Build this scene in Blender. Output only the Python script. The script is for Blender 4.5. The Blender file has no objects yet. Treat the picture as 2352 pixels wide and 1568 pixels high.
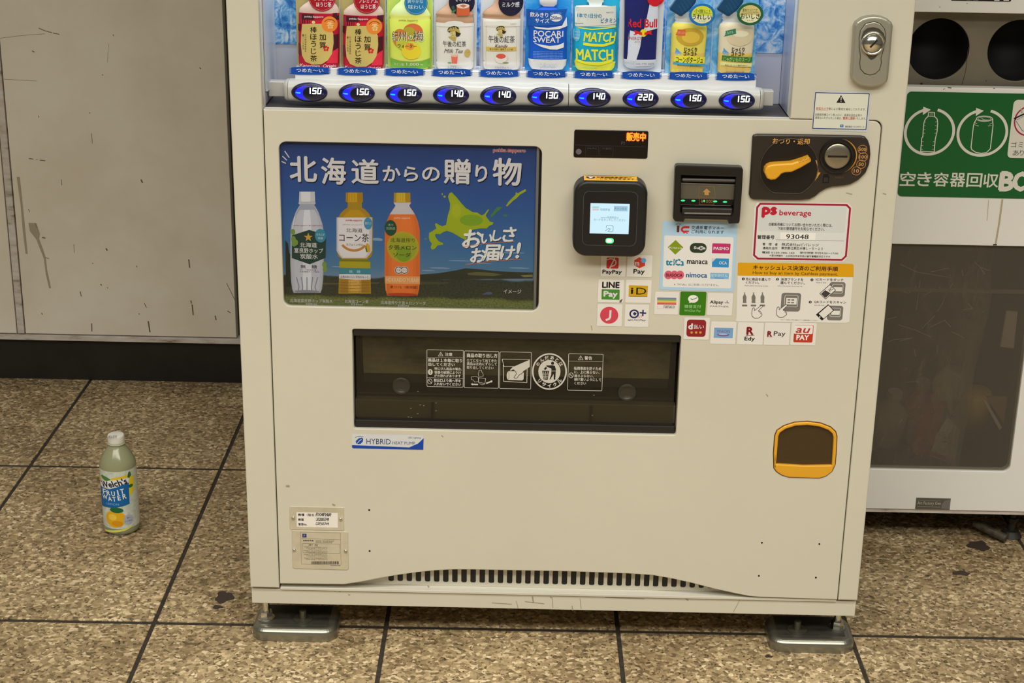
import bpy, bmesh, math, random
from math import sin, cos, pi, sqrt
from mathutils import Vector, Matrix
from mathutils.geometry import tessellate_polygon
random.seed(7)
SC = bpy.context.scene
COL = SC.collection

# ------------------------------------------------------------------ camera
FOCAL = 3743.93
CAM = Vector((0.44845, -2.39282, 1.38378))
YAW, PITCH, ROLL = -0.00991, 0.34052, 0.01708
_f = Vector((sin(YAW)*cos(PITCH), cos(YAW)*cos(PITCH), -sin(PITCH)))
_r = Vector((cos(YAW), -sin(YAW), 0)); _u = _r.cross(_f)
RGT = cos(ROLL)*_r + sin(ROLL)*_u
UPV = -sin(ROLL)*_r + cos(ROLL)*_u
cd = bpy.data.cameras.new('camera'); cam = bpy.data.objects.new('camera', cd); COL.objects.link(cam)
cd.sensor_width = 36.0; cd.lens = FOCAL/2352*36.0; cd.clip_start = 0.05
cam.matrix_world = Matrix(((RGT.x, UPV.x, -_f.x, CAM.x), (RGT.y, UPV.y, -_f.y, CAM.y), (RGT.z, UPV.z, -_f.z, CAM.z), (0, 0, 0, 1)))
SC.camera = cam

# ------------------------------------------------------------------ light
SC.view_settings.view_transform = 'Standard'; SC.view_settings.look = 'None'
SC.view_settings.gamma = 1.0; SC.view_settings.use_curve_mapping = False
SC.view_settings.exposure = 0.0
w = bpy.data.worlds.new('world'); SC.world = w; w.use_nodes = True
w.node_tree.nodes['Background'].inputs[0].default_value = (1.0, 0.95, 0.79, 1)
w.node_tree.nodes['Background'].inputs[1].default_value = 0.12
def area(name, loc, target, sx, sy, power, color):
    l = bpy.data.lights.new(name, 'AREA'); l.shape = 'RECTANGLE'; l.size = sx; l.size_y = sy
    l.energy = power; l.color = color
    o = bpy.data.objects.new(name, l); COL.objects.link(o); o.location = loc
    o.rotation_euler = (Vector(target)-Vector(loc)).to_track_quat('-Z', 'Y').to_euler()
    return o
WARM = (1.0, 0.955, 0.825)
a_ = area('ceiling_light', (0.3, -1.5, 2.8), (0.3, -1.5, 0), 5.0, 0.45, 53, WARM); a_.data.spread = math.radians(105)
area('ceiling_light', (0.3, -2.7, 2.9), (0.3, -2.3, 0), 5.0, 0.6, 92, WARM)
area('display_light', (0.44, 0.043, 1.36), (0.44, 0.085, 0.95), 0.74, 0.02, 2.0, (0.93, 0.97, 1.0))

# ------------------------------------------------------------------ helpers
def lin(c):
    c = c/255.0
    return c/12.92 if c <= 0.04045 else ((c+0.055)/1.055)**2.4
ILL = (0.80, 0.75, 0.60)
MATS = {}
def A(r, g, b):
    return tuple(min(0.93, lin(c)/i) for c, i in zip((r, g, b), ILL))
def B(r, g, b):
    return tuple(min(0.93, lin(c)*1.3) for c in (r, g, b))
def pm(name, color, rough=0.5, metal=0.0, emis=0.0, alpha=1.0, spec=0.5, trans=0.0, bump=None, ecol=None):
    if name in MATS: return MATS[name]
    m = bpy.data.materials.new(name); m.use_nodes = True
    nt = m.node_tree; p = nt.nodes['Principled BSDF']
    p.inputs['Base Color'].default_value = (*color, 1)
    p.inputs['Roughness'].default_value = rough; p.inputs['Metallic'].default_value = metal
    p.inputs['Specular IOR Level'].default_value = spec
    if emis:
        p.inputs['Emission Color'].default_value = (*(ecol or color), 1); p.inputs['Emission Strength'].default_value = emis
    if alpha < 1: p.inputs['Alpha'].default_value = alpha
    if trans: p.inputs['Transmission Weight'].default_value = trans
    if bump:
        n = nt.nodes.new('ShaderNodeTexNoise'); n.inputs['Scale'].default_value = bump[0]; n.inputs['Detail'].default_value = 3
        tc = nt.nodes.new('ShaderNodeTexCoord'); nt.links.new(tc.outputs['Object'], n.inputs['Vector'])
        bp = nt.nodes.new('ShaderNodeBump'); bp.inputs['Strength'].default_value = bump[1]; bp.inputs['Distance'].default_value = 0.001
        nt.links.new(n.outputs['Fac'], bp.inputs['Height']); nt.links.new(bp.outputs['Normal'], p.inputs['Normal'])
    MATS[name] = m; return m
def ink(c, disp=False):
    """flat printing ink of a colour as seen (r,g,b 0-255)"""
    n = 'ink_%d_%d_%d%s' % (*c, '_lit' if disp else '')
    return pm(n, (B if disp else A)(*c), 0.5, spec=0.3)
def glow(c, s=1.0):
    return pm('glow_%d_%d_%d_%g' % (*c, s), (0.02, 0.02, 0.02), 0.4, emis=s, ecol=tuple(lin(x) for x in c))
def noisy(name, cols, scale, rough=0.5, detail=4, stretch=(1, 1, 1), metal=0.0, bump=0.0, pos=None, nrough=0.6, dist=0.0):
    """procedural material whose colour runs through cols with noise"""
    if name in MATS: return MATS[name]
    m = bpy.data.materials.new(name); m.use_nodes = True; nt = m.node_tree; p = nt.nodes['Principled BSDF']
    tc = nt.nodes.new('ShaderNodeTexCoord'); mp = nt.nodes.new('ShaderNodeMapping'); mp.inputs['Scale'].default_value = stretch
    n = nt.nodes.new('ShaderNodeTexNoise'); n.inputs['Scale'].default_value = scale; n.inputs['Detail'].default_value = detail
    n.inputs['Roughness'].default_value = nrough; n.inputs['Distortion'].default_value = dist
    r = nt.nodes.new('ShaderNodeValToRGB')
    nt.links.new(tc.outputs['Object'], mp.inputs[0]); nt.links.new(mp.outputs[0], n.inputs['Vector']); nt.links.new(n.outputs['Fac'], r.inputs[0])
    el = r.color_ramp.elements; k = len(cols)
    pos = pos or [0.3+0.4*i/(k-1) for i in range(k)]
    while len(el) < k: el.new(0.5)
    for e, c, q in zip(el, cols, pos): e.position = q; e.color = (*c, 1)
    nt.links.new(r.outputs[0], p.inputs['Base Color']); p.inputs['Roughness'].default_value = rough; p.inputs['Metallic'].default_value = metal
    if bump:
        bp = nt.nodes.new('ShaderNodeBump'); bp.inputs['Strength'].default_value = bump; bp.inputs['Distance'].default_value = 0.002
        nt.links.new(n.outputs['Fac'], bp.inputs['Height']); nt.links.new(bp.outputs['Normal'], p.inputs['Normal'])
    MATS[name] = m; return m

def mul(c, k): return tuple(min(0.93, x*k) for x in c)
IV = A(195, 186, 157)
PAINT = noisy('ivory_powder_coat', [mul(IV, 0.965), IV, mul(IV, 1.02)], 3.2, 0.42, 5)
PAINT2 = noisy('white_bin_paint', [mul(A(231, 221, 200), 0.96), A(231, 221, 200), mul(A(231, 221, 200), 1.02)], 4, 0.45, 5)
DARK = pm('black_plastic', A(26, 23, 20), 0.38)
BLACK = pm('deep_black', (0.006, 0.006, 0.006), 0.5)
STEEL = pm('zinc_steel', (0.33, 0.33, 0.29), 0.33, 0.9, bump=(60, 0.1))
DSTEEL = noisy('dusty_dark_steel', [(0.018, 0.016, 0.013), (0.045, 0.04, 0.032)], 60, 0.6)
CHROME = pm('chrome', (0.75, 0.74, 0.68), 0.16, 1.0)
SATIN = pm('satin_silver', (0.44, 0.43, 0.37), 0.38, 0.55)
ORANGE = pm('orange_plastic', A(212, 150, 30), 0.35)

def U(px, py, y=0.0):
    """point of the photograph -> (x, z) on the real plane at depth y"""
    d = _f + RGT*((px-1176)/FOCAL) - UPV*((py-784)/FOCAL)
    s = (y-CAM.y)/d.y; p = CAM+d*s
    return p.x, p.z
def UF(px, py, z=0.0):
    d = _f + RGT*((px-1176)/FOCAL) - UPV*((py-784)/FOCAL)
    p = CAM+d*((z-CAM.z)/d.z); return p.x, p.y

def link(name, me, parent=None, kind=None, label=None):
    o = bpy.data.objects.new(name, me); COL.objects.link(o)
    if parent: o.parent = parent
    if kind: o['kind'] = kind
    if label: o['label'] = label
    return o
def thing(name, loc, label, cat, group=None):
    o = link(name, None); o.location = loc; o['label'] = label; o['category'] = cat
    o.empty_display_size = 0.05
    if group: o['group'] = group
    return o
def mesh(name, V, F, mats, mi=None, parent=None, smooth=False, **kw):
    me = bpy.data.meshes.new(name)
    if parent is not None:
        L = parent
        off = Vector((0, 0, 0))
        while L is not None: off += L.location; L = L.parent
        V = [(v[0]-off.x, v[1]-off.y, v[2]-off.z) for v in V]
    me.from_pydata([tuple(v) for v in V], [], F)
    for m in (mats if isinstance(mats, (list, tuple)) else [mats]): me.materials.append(m)
    if mi: me.polygons.foreach_set('material_index', mi)
    if smooth: me.polygons.foreach_set('use_smooth', [True]*len(me.polygons))
    me.update()
    return link(name, me, parent, **kw)
def bm_obj(name, bm, mat, parent=None, smooth=False, recalc=True, **kw):
    if recalc: bmesh.ops.recalc_face_normals(bm, faces=bm.faces)
    V = [v.co.copy() for v in bm.verts]; bm.verts.index_update()
    F = [[v.index for v in f.verts] for f in bm.faces]; bm.free()
    return mesh(name, V, F, mat, None, parent, smooth, **kw)
def add_box(bm, x0, x1, y0, y1, z0, z1, bev=0.0, seg=2):
    b2 = bmesh.new(); bmesh.ops.create_cube(b2, size=1)
    bmesh.ops.scale(b2, vec=(x1-x0, y1-y0, z1-z0), verts=b2.verts); bmesh.ops.translate(b2, vec=((x0+x1)/2, (y0+y1)/2, (z0+z1)/2), verts=b2.verts)
    if bev: bmesh.ops.bevel(b2, geom=b2.edges[:], offset=bev, segments=seg, affect='EDGES', profile=0.5)
    me = bpy.data.meshes.new('t'); b2.to_mesh(me); b2.free(); bm.from_mesh(me); bpy.data.meshes.remove(me)
def box(name, x0, x1, y0, y1, z0, z1, mat, parent=None, bev=0.0, **kw):
    bm = bmesh.new(); add_box(bm, x0, x1, y0, y1, z0, z1, bev); return bm_obj(name, bm, mat, parent, **kw)
def add_cyl(bm, p0, p1, r0, r1=None, n=20, cap=True):
    r1 = r0 if r1 is None else r1; p0 = Vector(p0); p1 = Vector(p1); d = (p1-p0).normalized()
    a = d.orthogonal().normalized(); b = d.cross(a)
    A0 = [bm.verts.new(p0+(a*cos(2*pi*i/n)+b*sin(2*pi*i/n))*r0) for i in range(n)]
    A1 = [bm.verts.new(p1+(a*cos(2*pi*i/n)+b*sin(2*pi*i/n))*r1) for i in range(n)]
    for i in range(n): bm.faces.new((A0[i], A0[(i+1) % n], A1[(i+1) % n], A1[i]))
    if cap: bm.faces.new(A0[::-1]); bm.faces.new(A1)
def lathe(name, prof, loc, mat, parent=None, n=40, axis='z', smooth=True, **kw):
    V = []; F = []
    for r, h in prof:
        for i in range(n):
            a = 2*pi*i/n
            if axis == 'z': V.append((loc[0]+r*cos(a), loc[1]+r*sin(a), loc[2]+h))
            else: V.append((loc[0]+r*cos(a), loc[1]-h, loc[2]+r*sin(a)))
    for k in range(len(prof)-1):
        for i in range(n):
            j = (i+1) % n; F.append((k*n+i, k*n+j, (k+1)*n+j, (k+1)*n+i))
    if prof[0][0] > 1e-6: F.append(list(range(n))[::-1])
    if prof[-1][0] > 1e-6: F.append([(len(prof)-1)*n+i for i in range(n)])
    return mesh(name, V, F, mat, None, parent, smooth, **kw)
def rrect(x0, z0, x1, z1, r, n=6):
    if not isinstance(r, (tuple, list)): r = (r,)*4     # bl br tr tl
    P = []
    for (cx, cz, a0, rr) in ((x0+r[0], z0+r[0], pi, r[0]), (x1-r[1], z0+r[1], 1.5*pi, r[1]), (x1-r[2], z1-r[2], 0, r[2]), (x0+r[3], z1-r[3], pi/2, r[3])):
        if rr <= 1e-7: P.append((cx, cz)); continue
        for i in range(n+1):
            a = a0+i*pi/2/n; P.append((cx+rr*cos(a), cz+rr*sin(a)))
    return P
def ell(cx, cz, rx, rz, n=40): return [(cx+rx*cos(2*pi*i/n), cz+rz*sin(2*pi*i/n)) for i in range(n)]
def sarea(P): return sum(P[i][0]*P[(i+1) % len(P)][1]-P[(i+1) % len(P)][0]*P[i][1] for i in range(len(P)))/2
def offset(P, d):
    n = len(P); out = []
    for i in range(n):
        a = Vector(P[i-1]); b = Vector(P[i]); c = Vector(P[(i+1) % n])
        e1 = (b-a); e2 = (c-b)
        if e1.length < 1e-9 or e2.length < 1e-9: out.append(tuple(b)); continue
        e1.normalize(); e2.normalize(); n1 = Vector((-e1.y, e1.x)); n2 = Vector((-e2.y, e2.x)); m = n1+n2
        if m.length < 1e-6: m = n1
        m.normalize(); k = d/max(0.35, m.dot(n1)); out.append((b.x+m.x*k, b.y+m.y*k))
    return out
def plate(name, outer, holes, y0, y1, mat, parent=None, bev=0.001, seg=3, up=False, back=False, **kw):
    """solid plate, front face at y0 (towards the viewer), back at y1; up=True: outline in x,y and top at z=y0, bottom y1"""
    loops = []
    for k, P in enumerate([outer]+list(holes)):
        P = list(P)
        if (sarea(P) < 0) == (k == 0): P = P[::-1]
        loops.append(P)
    sgn = 1 if y1 > y0 else -1
    V = []; F = []; cap = []
    mp = (lambda x, z, y: (x, z, y)) if up else (lambda x, z, y: (x, y, z))
    for P in loops:
        rings = [(0, y1), (0, y0+sgn*bev)]
        if bev > 0:
            for s in range(1, seg+1):
                a = s*pi/2/seg; rings.append((bev*(1-cos(a)), y0+sgn*bev*(1-sin(a))))
        n = len(P); base = len(V)
        for d, y in rings:
            for x, z in (offset(P, d) if d else P): V.append(mp(x, z, y))
        for k in range(len(rings)-1):
            for i in range(n):
                j = (i+1) % n; F.append((base+k*n+i, base+k*n+j, base+(k+1)*n+j, base+(k+1)*n+i))
        cap.append((base+(len(rings)-1)*n, n, base))
    idx = []; pts = []
    for s, n, b0 in cap:
        pts.append([Vector((V[s+i][0], V[s+i][2 if not up else 1], 0)) for i in range(n)]); idx += [s+i for i in range(n)]
    T = tessellate_polygon(pts)
    for t in T: F.append(tuple(idx[i] for i in t))
    if back:
        idb = []
        for s, n, b0 in cap: idb += [b0+i for i in range(n)]
        for t in T: F.append(tuple(idb[i] for i in t))
    return mesh(name, V, F, mat, None, parent, False, **kw)

# ------------------------------------------------------------------ text and flat print
TXT = {}
def glyphs(s, bold=0.0, res=2):
    k = (s, bold, res)
    if k not in TXT:
        cu = bpy.data.curves.new('t', 'FONT'); cu.body = s; cu.size = 1; cu.resolution_u = res; cu.offset = bold
        o = bpy.data.objects.new('t', cu); me = bpy.data.meshes.new_from_object(o)
        V = [(v.co.x, v.co.y) for v in me.vertices]; F = [tuple(p.vertices) for p in me.polygons]
        bpy.data.meshes.remove(me); bpy.data.objects.remove(o); bpy.data.curves.remove(cu)
        x0 = min(v[0] for v in V); x1 = max(v[0] for v in V); y0 = min(v[1] for v in V); y1 = max(v[1] for v in V)
        TXT[k] = ([(x-(x0+x1)/2, y-(y0+y1)/2) for x, y in V], F, max(1e-4, x1-x0), max(1e-4, y1-y0))
    return TXT[k]
class Sheet:
    """flat print: shapes and lettering in one mesh, authored over a zoomed view (ox, oy, scale), laid on plane y"""
    def __init__(s, y=0.0, zoom=(0, 0, 1), gap=0.00006, dome=None, disp=False, T=None, mapf=None, maxe=None):
        s.y = y; s.z = zoom; s.gap = gap; s.dome = dome; s.disp = disp; s.V = []; s.F = []; s.M = []; s.mats = []; s.n = 0
        s.T = T or (lambda a, b: U(s.z[0]+a/s.z[2], s.z[1]+b/s.z[2], s.y)); s.mapf = mapf
        s.maxe = maxe or (0.006 if dome or mapf else None)
    def mi(s, c):
        m = c if isinstance(c, bpy.types.Material) else ink(c, s.disp)
        if m not in s.mats: s.mats.append(m)
        return s.mats.index(m)
    def put(s, P, F, c, l):
        s.n += 1; k = s.mi(c); o = s.gap*(l+.12*(s.n % 5))
        if s.maxe:
            P = [tuple(p) for p in P]; T = []
            for f in F:
                if len(f) == 3: T.append(tuple(f))
                else:
                    for t in tessellate_polygon([[Vector((P[i][0], P[i][1], 0)) for i in f]]): T.append(tuple(f[i] for i in t))
            out = []; cache = {}
            while T:
                t = T.pop(); e = [(abs(P[t[i]][0]-P[t[(i+1) % 3]][0]), i) for i in range(3)]; m, i = max(e)
                if m > s.maxe:
                    a, b, q = t[i], t[(i+1) % 3], t[(i+2) % 3]; key = (min(a, b), max(a, b))
                    if key not in cache:
                        P.append(((P[a][0]+P[b][0])/2, (P[a][1]+P[b][1])/2)); cache[key] = len(P)-1
                    n = cache[key]; T += [(a, n, q), (n, b, q)]
                else: out.append(t)
            F = out
        b0 = len(s.V)
        for u, v in P:
            if s.mapf: s.V.append(s.mapf(u, v, o))
            elif s.dome:
                cx, hw, h = s.dome; v = max(v, .9468); t = min(1, abs(u-cx)/hw); s.V.append((u, s.y-h*sqrt(max(0, 1-t*t))-o, v))
            else: s.V.append((u, s.y-o, v))
        for f in F: s.F.append(tuple(b0+i for i in f)); s.M.append(k)
    def rel(s, a, b, w, h):
        c = s.T(a, b); x0 = s.T(a-w/2, b); x1 = s.T(a+w/2, b); z0 = s.T(a, b+h/2); z1 = s.T(a, b-h/2)
        return c[0], c[1], x1[0]-x0[0], z1[1]-z0[1]
    def poly(s, pts, c, l=1): s.put([s.T(*p) for p in pts], [list(range(len(pts)))], c, l)
    def rect(s, x0, y0, x1, y1, c, l=1, r=0, rot=0):
        cx, cz, w, h = s.rel((x0+x1)/2, (y0+y1)/2, x1-x0, y1-y0)
        rr = [q*w/(x1-x0) for q in r] if isinstance(r, (tuple, list)) else min(r*w/(x1-x0), w/2.01, abs(h)/2.01)
        P = rrect(-w/2, -h/2, w/2, h/2, rr, 4)
        cr, sr = cos(rot), sin(rot)
        P = [(cx+x*cr-z*sr, cz+x*sr+z*cr) for x, z in P]; s.put(P, [list(range(len(P)))], c, l)
    def frame(s, x0, y0, x1, y1, wd, c, l=2, r=0):
        cx, cz, w, h = s.rel((x0+x1)/2, (y0+y1)/2, x1-x0, y1-y0); k = w/(x1-x0); t = wd*k
        P = rrect(cx-w/2, cz-h/2, cx+w/2, cz+h/2, max(r*k, 1.01e-7), 4)
        Q = rrect(cx-w/2+t, cz-h/2+t, cx+w/2-t, cz+h/2-t, max(r*k-t, 1.01e-7), 4); n = len(P)
        s.put(P+Q, [(i, (i+1) % n, n+(i+1) % n, n+i) for i in range(n)], c, l)
    def ell(s, a, b, rx, ry, c, l=1, n=28, rot=0):
        cx, cz, w, h = s.rel(a, b, 2*rx, 2*ry); cr, sr = cos(rot), sin(rot)
        P = ell(0, 0, w/2, h/2, n); s.put([(cx+x*cr-z*sr, cz+x*sr+z*cr) for x, z in P], [list(range(n))], c, l)
    def ring(s, a, b, rx, ry, wd, c, l=2, a0=0, a1=360, n=40):
        cx, cz, w, h = s.rel(a, b, 2*rx, 2*ry); k = w/(2*rx)*wd; P = []; 
        for i in range(n+1):
            t = math.radians(a0+(a1-a0)*i/n); P += [(cx+w/2*cos(t), cz+h/2*sin(t)), (cx+(w/2-k)*cos(t), cz+(h/2-k)*sin(t))]
        s.put(P, [(2*i, 2*i+1, 2*i+3, 2*i+2) for i in range(n)], c, l)
    def line(s, pts, wd, c, l=2, closed=False):
        P = [Vector(s.T(*p)) for p in pts]
        x0 = s.T(pts[0][0]-5, pts[0][1]); x1 = s.T(pts[0][0]+5, pts[0][1]); h = wd*(x1[0]-x0[0])/20
        if closed: P.append(P[0])
        for i in range(len(P)-1):
            d = (P[i+1]-P[i])
            if d.length < 1e-9: continue
            d.normalize(); n = Vector((-d.y, d.x))*h; e = d*h*0.5
            s.put([tuple(P[i]+n-e), tuple(P[i]-n-e), tuple(P[i+1]-n+e), tuple(P[i+1]+n+e)], [(0, 1, 2, 3)], c, l)
    def text(s, t, a, b, w, h, c, l=3, bold=0.0, rot=0.0, shear=0.0, res=2, outline=None, ow=0.05):
        V, F, gw, gh = glyphs(t, 0.0, res)
        cx, cz, W, H = s.rel(a, b, w if w else h*gw/gh, h)
        if not w: W = abs(H)*gw/gh
        cr, sr = cos(rot), sin(rot); P = []
        for x, y in V:
            X = x/gw*W+shear*y/gh*H; Z = y/gh*H; P.append((cx+X*cr-Z*sr, cz+X*sr+Z*cr))
        s.put(P, F, c, l)
        if bold > 0:
            q = bold*H/gh
            for k, (dx_, dz_) in enumerate(((q, 0), (-q, 0), (0, q), (0, -q))): s.put([(x+dx_, z+dz_) for x, z in P], F, c, l+0.2*(k+1))
        if outline:
            q = (bold+ow)*H/gh
            for k in range(8): s.put([(x+q*cos(k*pi/4), z+q*sin(k*pi/4)) for x, z in P], F, outline, l-1.9+0.2*k)
    def vtext(s, t, a, y0, y1, w, c, l=3, bold=0.0):
        n = len(t); st = (y1-y0)/n
        for i, ch in enumerate(t): s.text(ch, a, y0+st*(i+0.5), w*(0.8 if ch in 'うじの' else 1), st*0.82, c, l, bold)
    def build(s, name, parent, **kw):
        return mesh(name, s.V, s.F, s.mats, s.M, parent, False, **kw)
def seg7(sh, ch, a, b, w, h, t, c, l):
    """one digit of rounded light strokes"""
    S = {'0': 'abcdef', '1': 'ef', '2': 'abged', '3': 'abgcd', '4': 'fgbc', '5': 'afgcd'}[ch]
    k = w*0.12
    pt = {'tl': (a-w/2+k, b-h/2), 'tr': (a+w/2+k, b-h/2), 'ml': (a-w/2, b), 'mr': (a+w/2, b), 'bl': (a-w/2-k, b+h/2), 'br': (a+w/2-k, b+h/2)}
    E = {'a': ('tl', 'tr'), 'b': ('tr', 'mr'), 'c': ('mr', 'br'), 'd': ('br', 'bl'), 'e': ('bl', 'ml'), 'f': ('ml', 'tl'), 'g': ('ml', 'mr')}
    for q in S:
        p, r = E[q]; sh.line([pt[p], pt[r]], t, c, l)
        for z in (p, r): sh.ell(pt[z][0], pt[z][1], t/2, t/2, c, l, 10)

# ================================================================== floor
def tile_material():
    m = bpy.data.materials.new('speckled_terrazzo'); m.use_nodes = True; nt = m.node_tree; N = nt.nodes; L = nt.links
    p = N['Principled BSDF']; tc = N.new('ShaderNodeTexCoord')
    geo = N.new('ShaderNodeNewGeometry')
    wn = N.new('ShaderNodeTexNoise'); wn.inputs['Scale'].default_value = 70; wn.inputs['Detail'].default_value = 2
    mix = N.new('ShaderNodeVectorMath'); mix.operation = 'MULTIPLY_ADD'; mix.inputs[1].default_value = (0.007, 0.007, 0.007)
    L.new(geo.outputs['Position'], wn.inputs['Vector']); L.new(wn.outputs['Color'], mix.inputs[0]); L.new(geo.outputs['Position'], mix.inputs[2])
    def vor(scale):
        v = N.new('ShaderNodeTexVoronoi'); v.inputs['Scale'].default_value = scale; v.inputs['Randomness'].default_value = 1
        L.new(mix.outputs[0], v.inputs['Vector']); return v
    v1 = vor(165); r1 = N.new('ShaderNodeValToRGB'); r1.color_ramp.interpolation = 'LINEAR'
    sep = N.new('ShaderNodeSeparateColor'); L.new(v1.outputs['Color'], sep.inputs[0]); L.new(sep.outputs[0], r1.inputs[0])
    el = r1.color_ramp.elements; cols = [(0, A(104, 87, 58)), (0.12, A(130, 109, 73)), (0.4, A(154, 131, 90)), (0.72, A(174, 149, 104)), (0.9, A(202, 176, 128)), (1, A(222, 198, 152))]
    while len(el) < len(cols): el.new(0.5)
    for e, (q, c) in zip(el, cols): e.position = q; e.color = (*c, 1)
    v2 = vor(330); r2 = N.new('ShaderNodeValToRGB'); s2 = N.new('ShaderNodeSeparateColor')
    L.new(v2.outputs['Color'], s2.inputs[0]); L.new(s2.outputs[1], r2.inputs[0])
    r2.color_ramp.elements[0].position = 0.03; r2.color_ramp.elements[0].color = (0.22, 0.19, 0.17, 1)
    r2.color_ramp.elements[1].position = 0.07; r2.color_ramp.elements[1].color = (1, 1, 1, 1)
    big = N.new('ShaderNodeTexNoise'); big.inputs['Scale'].default_value = 3.6; big.inputs['Detail'].default_value = 7; big.inputs['Roughness'].default_value = 0.72
    L.new(geo.outputs['Position'], big.inputs['Vector'])
    r3 = N.new('ShaderNodeValToRGB'); L.new(big.outputs['Fac'], r3.inputs[0])
    r3.color_ramp.elements[0].position = 0.3; r3.color_ramp.elements[0].color = (0.46, 0.41, 0.36, 1)
    r3.color_ramp.elements[1].position = 0.6; r3.color_ramp.elements[1].color = (1, 1, 1, 1)
    m1 = N.new('ShaderNodeMix'); m1.data_type = 'RGBA'; m1.blend_type = 'MULTIPLY'; m1.inputs[0].default_value = 0.9
    L.new(r1.outputs[0], m1.inputs[6]); L.new(r2.outputs[0], m1.inputs[7])
    m2 = N.new('ShaderNodeMix'); m2.data_type = 'RGBA'; m2.blend_type = 'MULTIPLY'; m2.inputs[0].default_value = 0.92
    L.new(m1.outputs[2], m2.inputs[6]); L.new(r3.outputs[0], m2.inputs[7])
    L.new(m2.outputs[2], p.inputs['Base Color']); p.inputs['Roughness'].default_value = 0.5; p.inputs['Specular IOR Level'].default_value = 0.35
    bp = N.new('ShaderNodeBump'); bp.inputs['Strength'].default_value = 0.25; bp.inputs['Distance'].default_value = 0.001
    L.new(sep.outputs[0], bp.inputs['Height']); L.new(bp.outputs['Normal'], p.inputs['Normal'])
    return m
TILE = tile_material()
GROUT = noisy('dark_grout', [(0.02, 0.015, 0.012), (0.05, 0.04, 0.03)], 90, 0.8)
bm = bmesh.new(); add_box(bm, -4, 5, -5.5, 1.35, -0.05, -0.0025); floor = bm_obj('floor', bm, GROUT, kind='structure')
GA = 0.00777; TX, TY, X0, Y0 = 0.394, 0.63915, -0.17502, 0.04917
bmt = bmesh.new(); G = 0.0036; G2 = 0.0056
add_box(bmt, G, TX-G, G2, TY-G2, -0.012, 0, 0.0011, 2)
tme = bpy.data.meshes.new('tile'); bmt.to_mesh(tme); bmt.free(); tme.materials.append(TILE)
for j in range(-8, 2):
    for i in range(-8, 11):
        o = link('tile', tme, floor); x, y = X0+TX*i, Y0+TY*j
        o.location = (x*cos(GA)-y*sin(GA), x*sin(GA)+y*cos(GA), random.uniform(-0.0003, 0)); o.rotation_euler.z = GA
# stains on the tiles
STAIN = pm('black_gum_stain', A(58, 46, 36), 0.6)
def blob(name, px, py, rx, ry, mat=STAIN, z=0.0004, seed=0):
    rnd = random.Random(seed); x, y = UF(px, py); V = [(x, y, z)]; n = 22; ph = rnd.random()*6
    for i in range(n):
        a = 2*pi*i/n; k = 1+0.16*sin(3*a+ph)+0.12*sin(5*a+2*ph)+rnd.uniform(-.07, .07); V.append((x+rx*k*cos(a), y+ry*k*sin(a), z))
    return mesh(name, V, [(0, 1+i, 1+(i+1) % n) for i in range(n)], mat, None, floor)
blob('gum_stain', 515, 1371, 0.0155, 0.021, seed=3); blob('gum_stain', 500, 1394, 0.009, 0.007, seed=4)
blob('gum_stain', 2207, 1316, 0.016, 0.009, seed=5); blob('gum_stain', 2248, 1253, 0.02, 0.02, seed=6); blob('gum_stain', 560, 1258, 0.003, 0.004, seed=8)
blob('gum_stain', 1765, 1507, 0.006, 0.005, seed=9)

# ================================================================== wall at the back
WY = 1.17
WPC = A(217, 206, 178)
WALLP = noisy('scuffed_cream_wall_paint', [mul(A(210, 196, 166), 1.0), WPC, mul(A(220, 211, 183), 1.0)], 3.4, 0.5, 5, pos=[0.36, 0.54, 0.66])
TRIMM = noisy('scuffed_white_trim', [A(120, 105, 85), A(185, 172, 150), A(205, 195, 175)], 26, 0.5, 5, pos=[0.3, 0.45, 0.7], stretch=(0.6, 1, 2.4))
SKIRT = noisy('black_rubber_skirting', [(0.008, 0.007, 0.006), (0.016, 0.014, 0.011)], 12, 0.55)
wl = box('wall_left', -4, -0.213, WY+0.03, WY+0.08, 0.0, 2.7, pm('wall_core_shadow_grey', (0.08, 0.075, 0.065), 0.8), kind='structure')
wb = box('wall_back', -0.213, 5, WY+0.03, WY+0.08, 0.0, 2.7, pm('wall_core_shadow_grey', (0, 0, 0)), kind='structure')
def panel(x0, x1, par): return plate('wall_panel', rrect(x0, 0.1165, x1, 2.6, 0.0), [], WY, WY+0.028, WALLP, par, 0.0015)
for x0, x1 in ((-3.9, -2.85), (-2.83, -1.79), (-1.772, -0.7395), (-0.7185, -0.2272)): panel(x0, x1, wl)
for x0, x1 in ((-0.203, 0.31), (0.328, 1.36), (1.378, 2.41), (2.428, 3.46)): panel(x0, x1, wb)
for x in (-2.84, -1.781, -0.729): plate('cover_strip', rrect(x-0.0078, 0.1165, x+0.0078, 2.6, 0), [], WY-0.001, WY+0.028, TRIMM, wl, 0.001)
for x in (0.319, 1.369, 2.419): plate('cover_strip', rrect(x-0.0078, 0.1165, x+0.0078, 2.6, 0), [], WY-0.001, WY+0.028, TRIMM, wb, 0.001)
t1 = plate('trim_1', rrect(-4, 0.1015, -0.2135, 0.114, 0), [], WY-0.003, WY+0.028, TRIMM, None, 0.0012, kind='structure')
t2 = plate('trim_2', rrect(-0.2115, 0.1015, 5, 0.114, 0), [], WY-0.003, WY+0.028, TRIMM, None, 0.0012, kind='structure')
box('baseboard_left', -4, -0.2135, WY+0.012, WY+0.0295, 0.0, 0.1, SKIRT, kind='structure')
box('baseboard_back', -0.2115, 5, WY+0.012, WY+0.0295, 0.0, 0.1, SKIRT, kind='structure')
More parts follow.
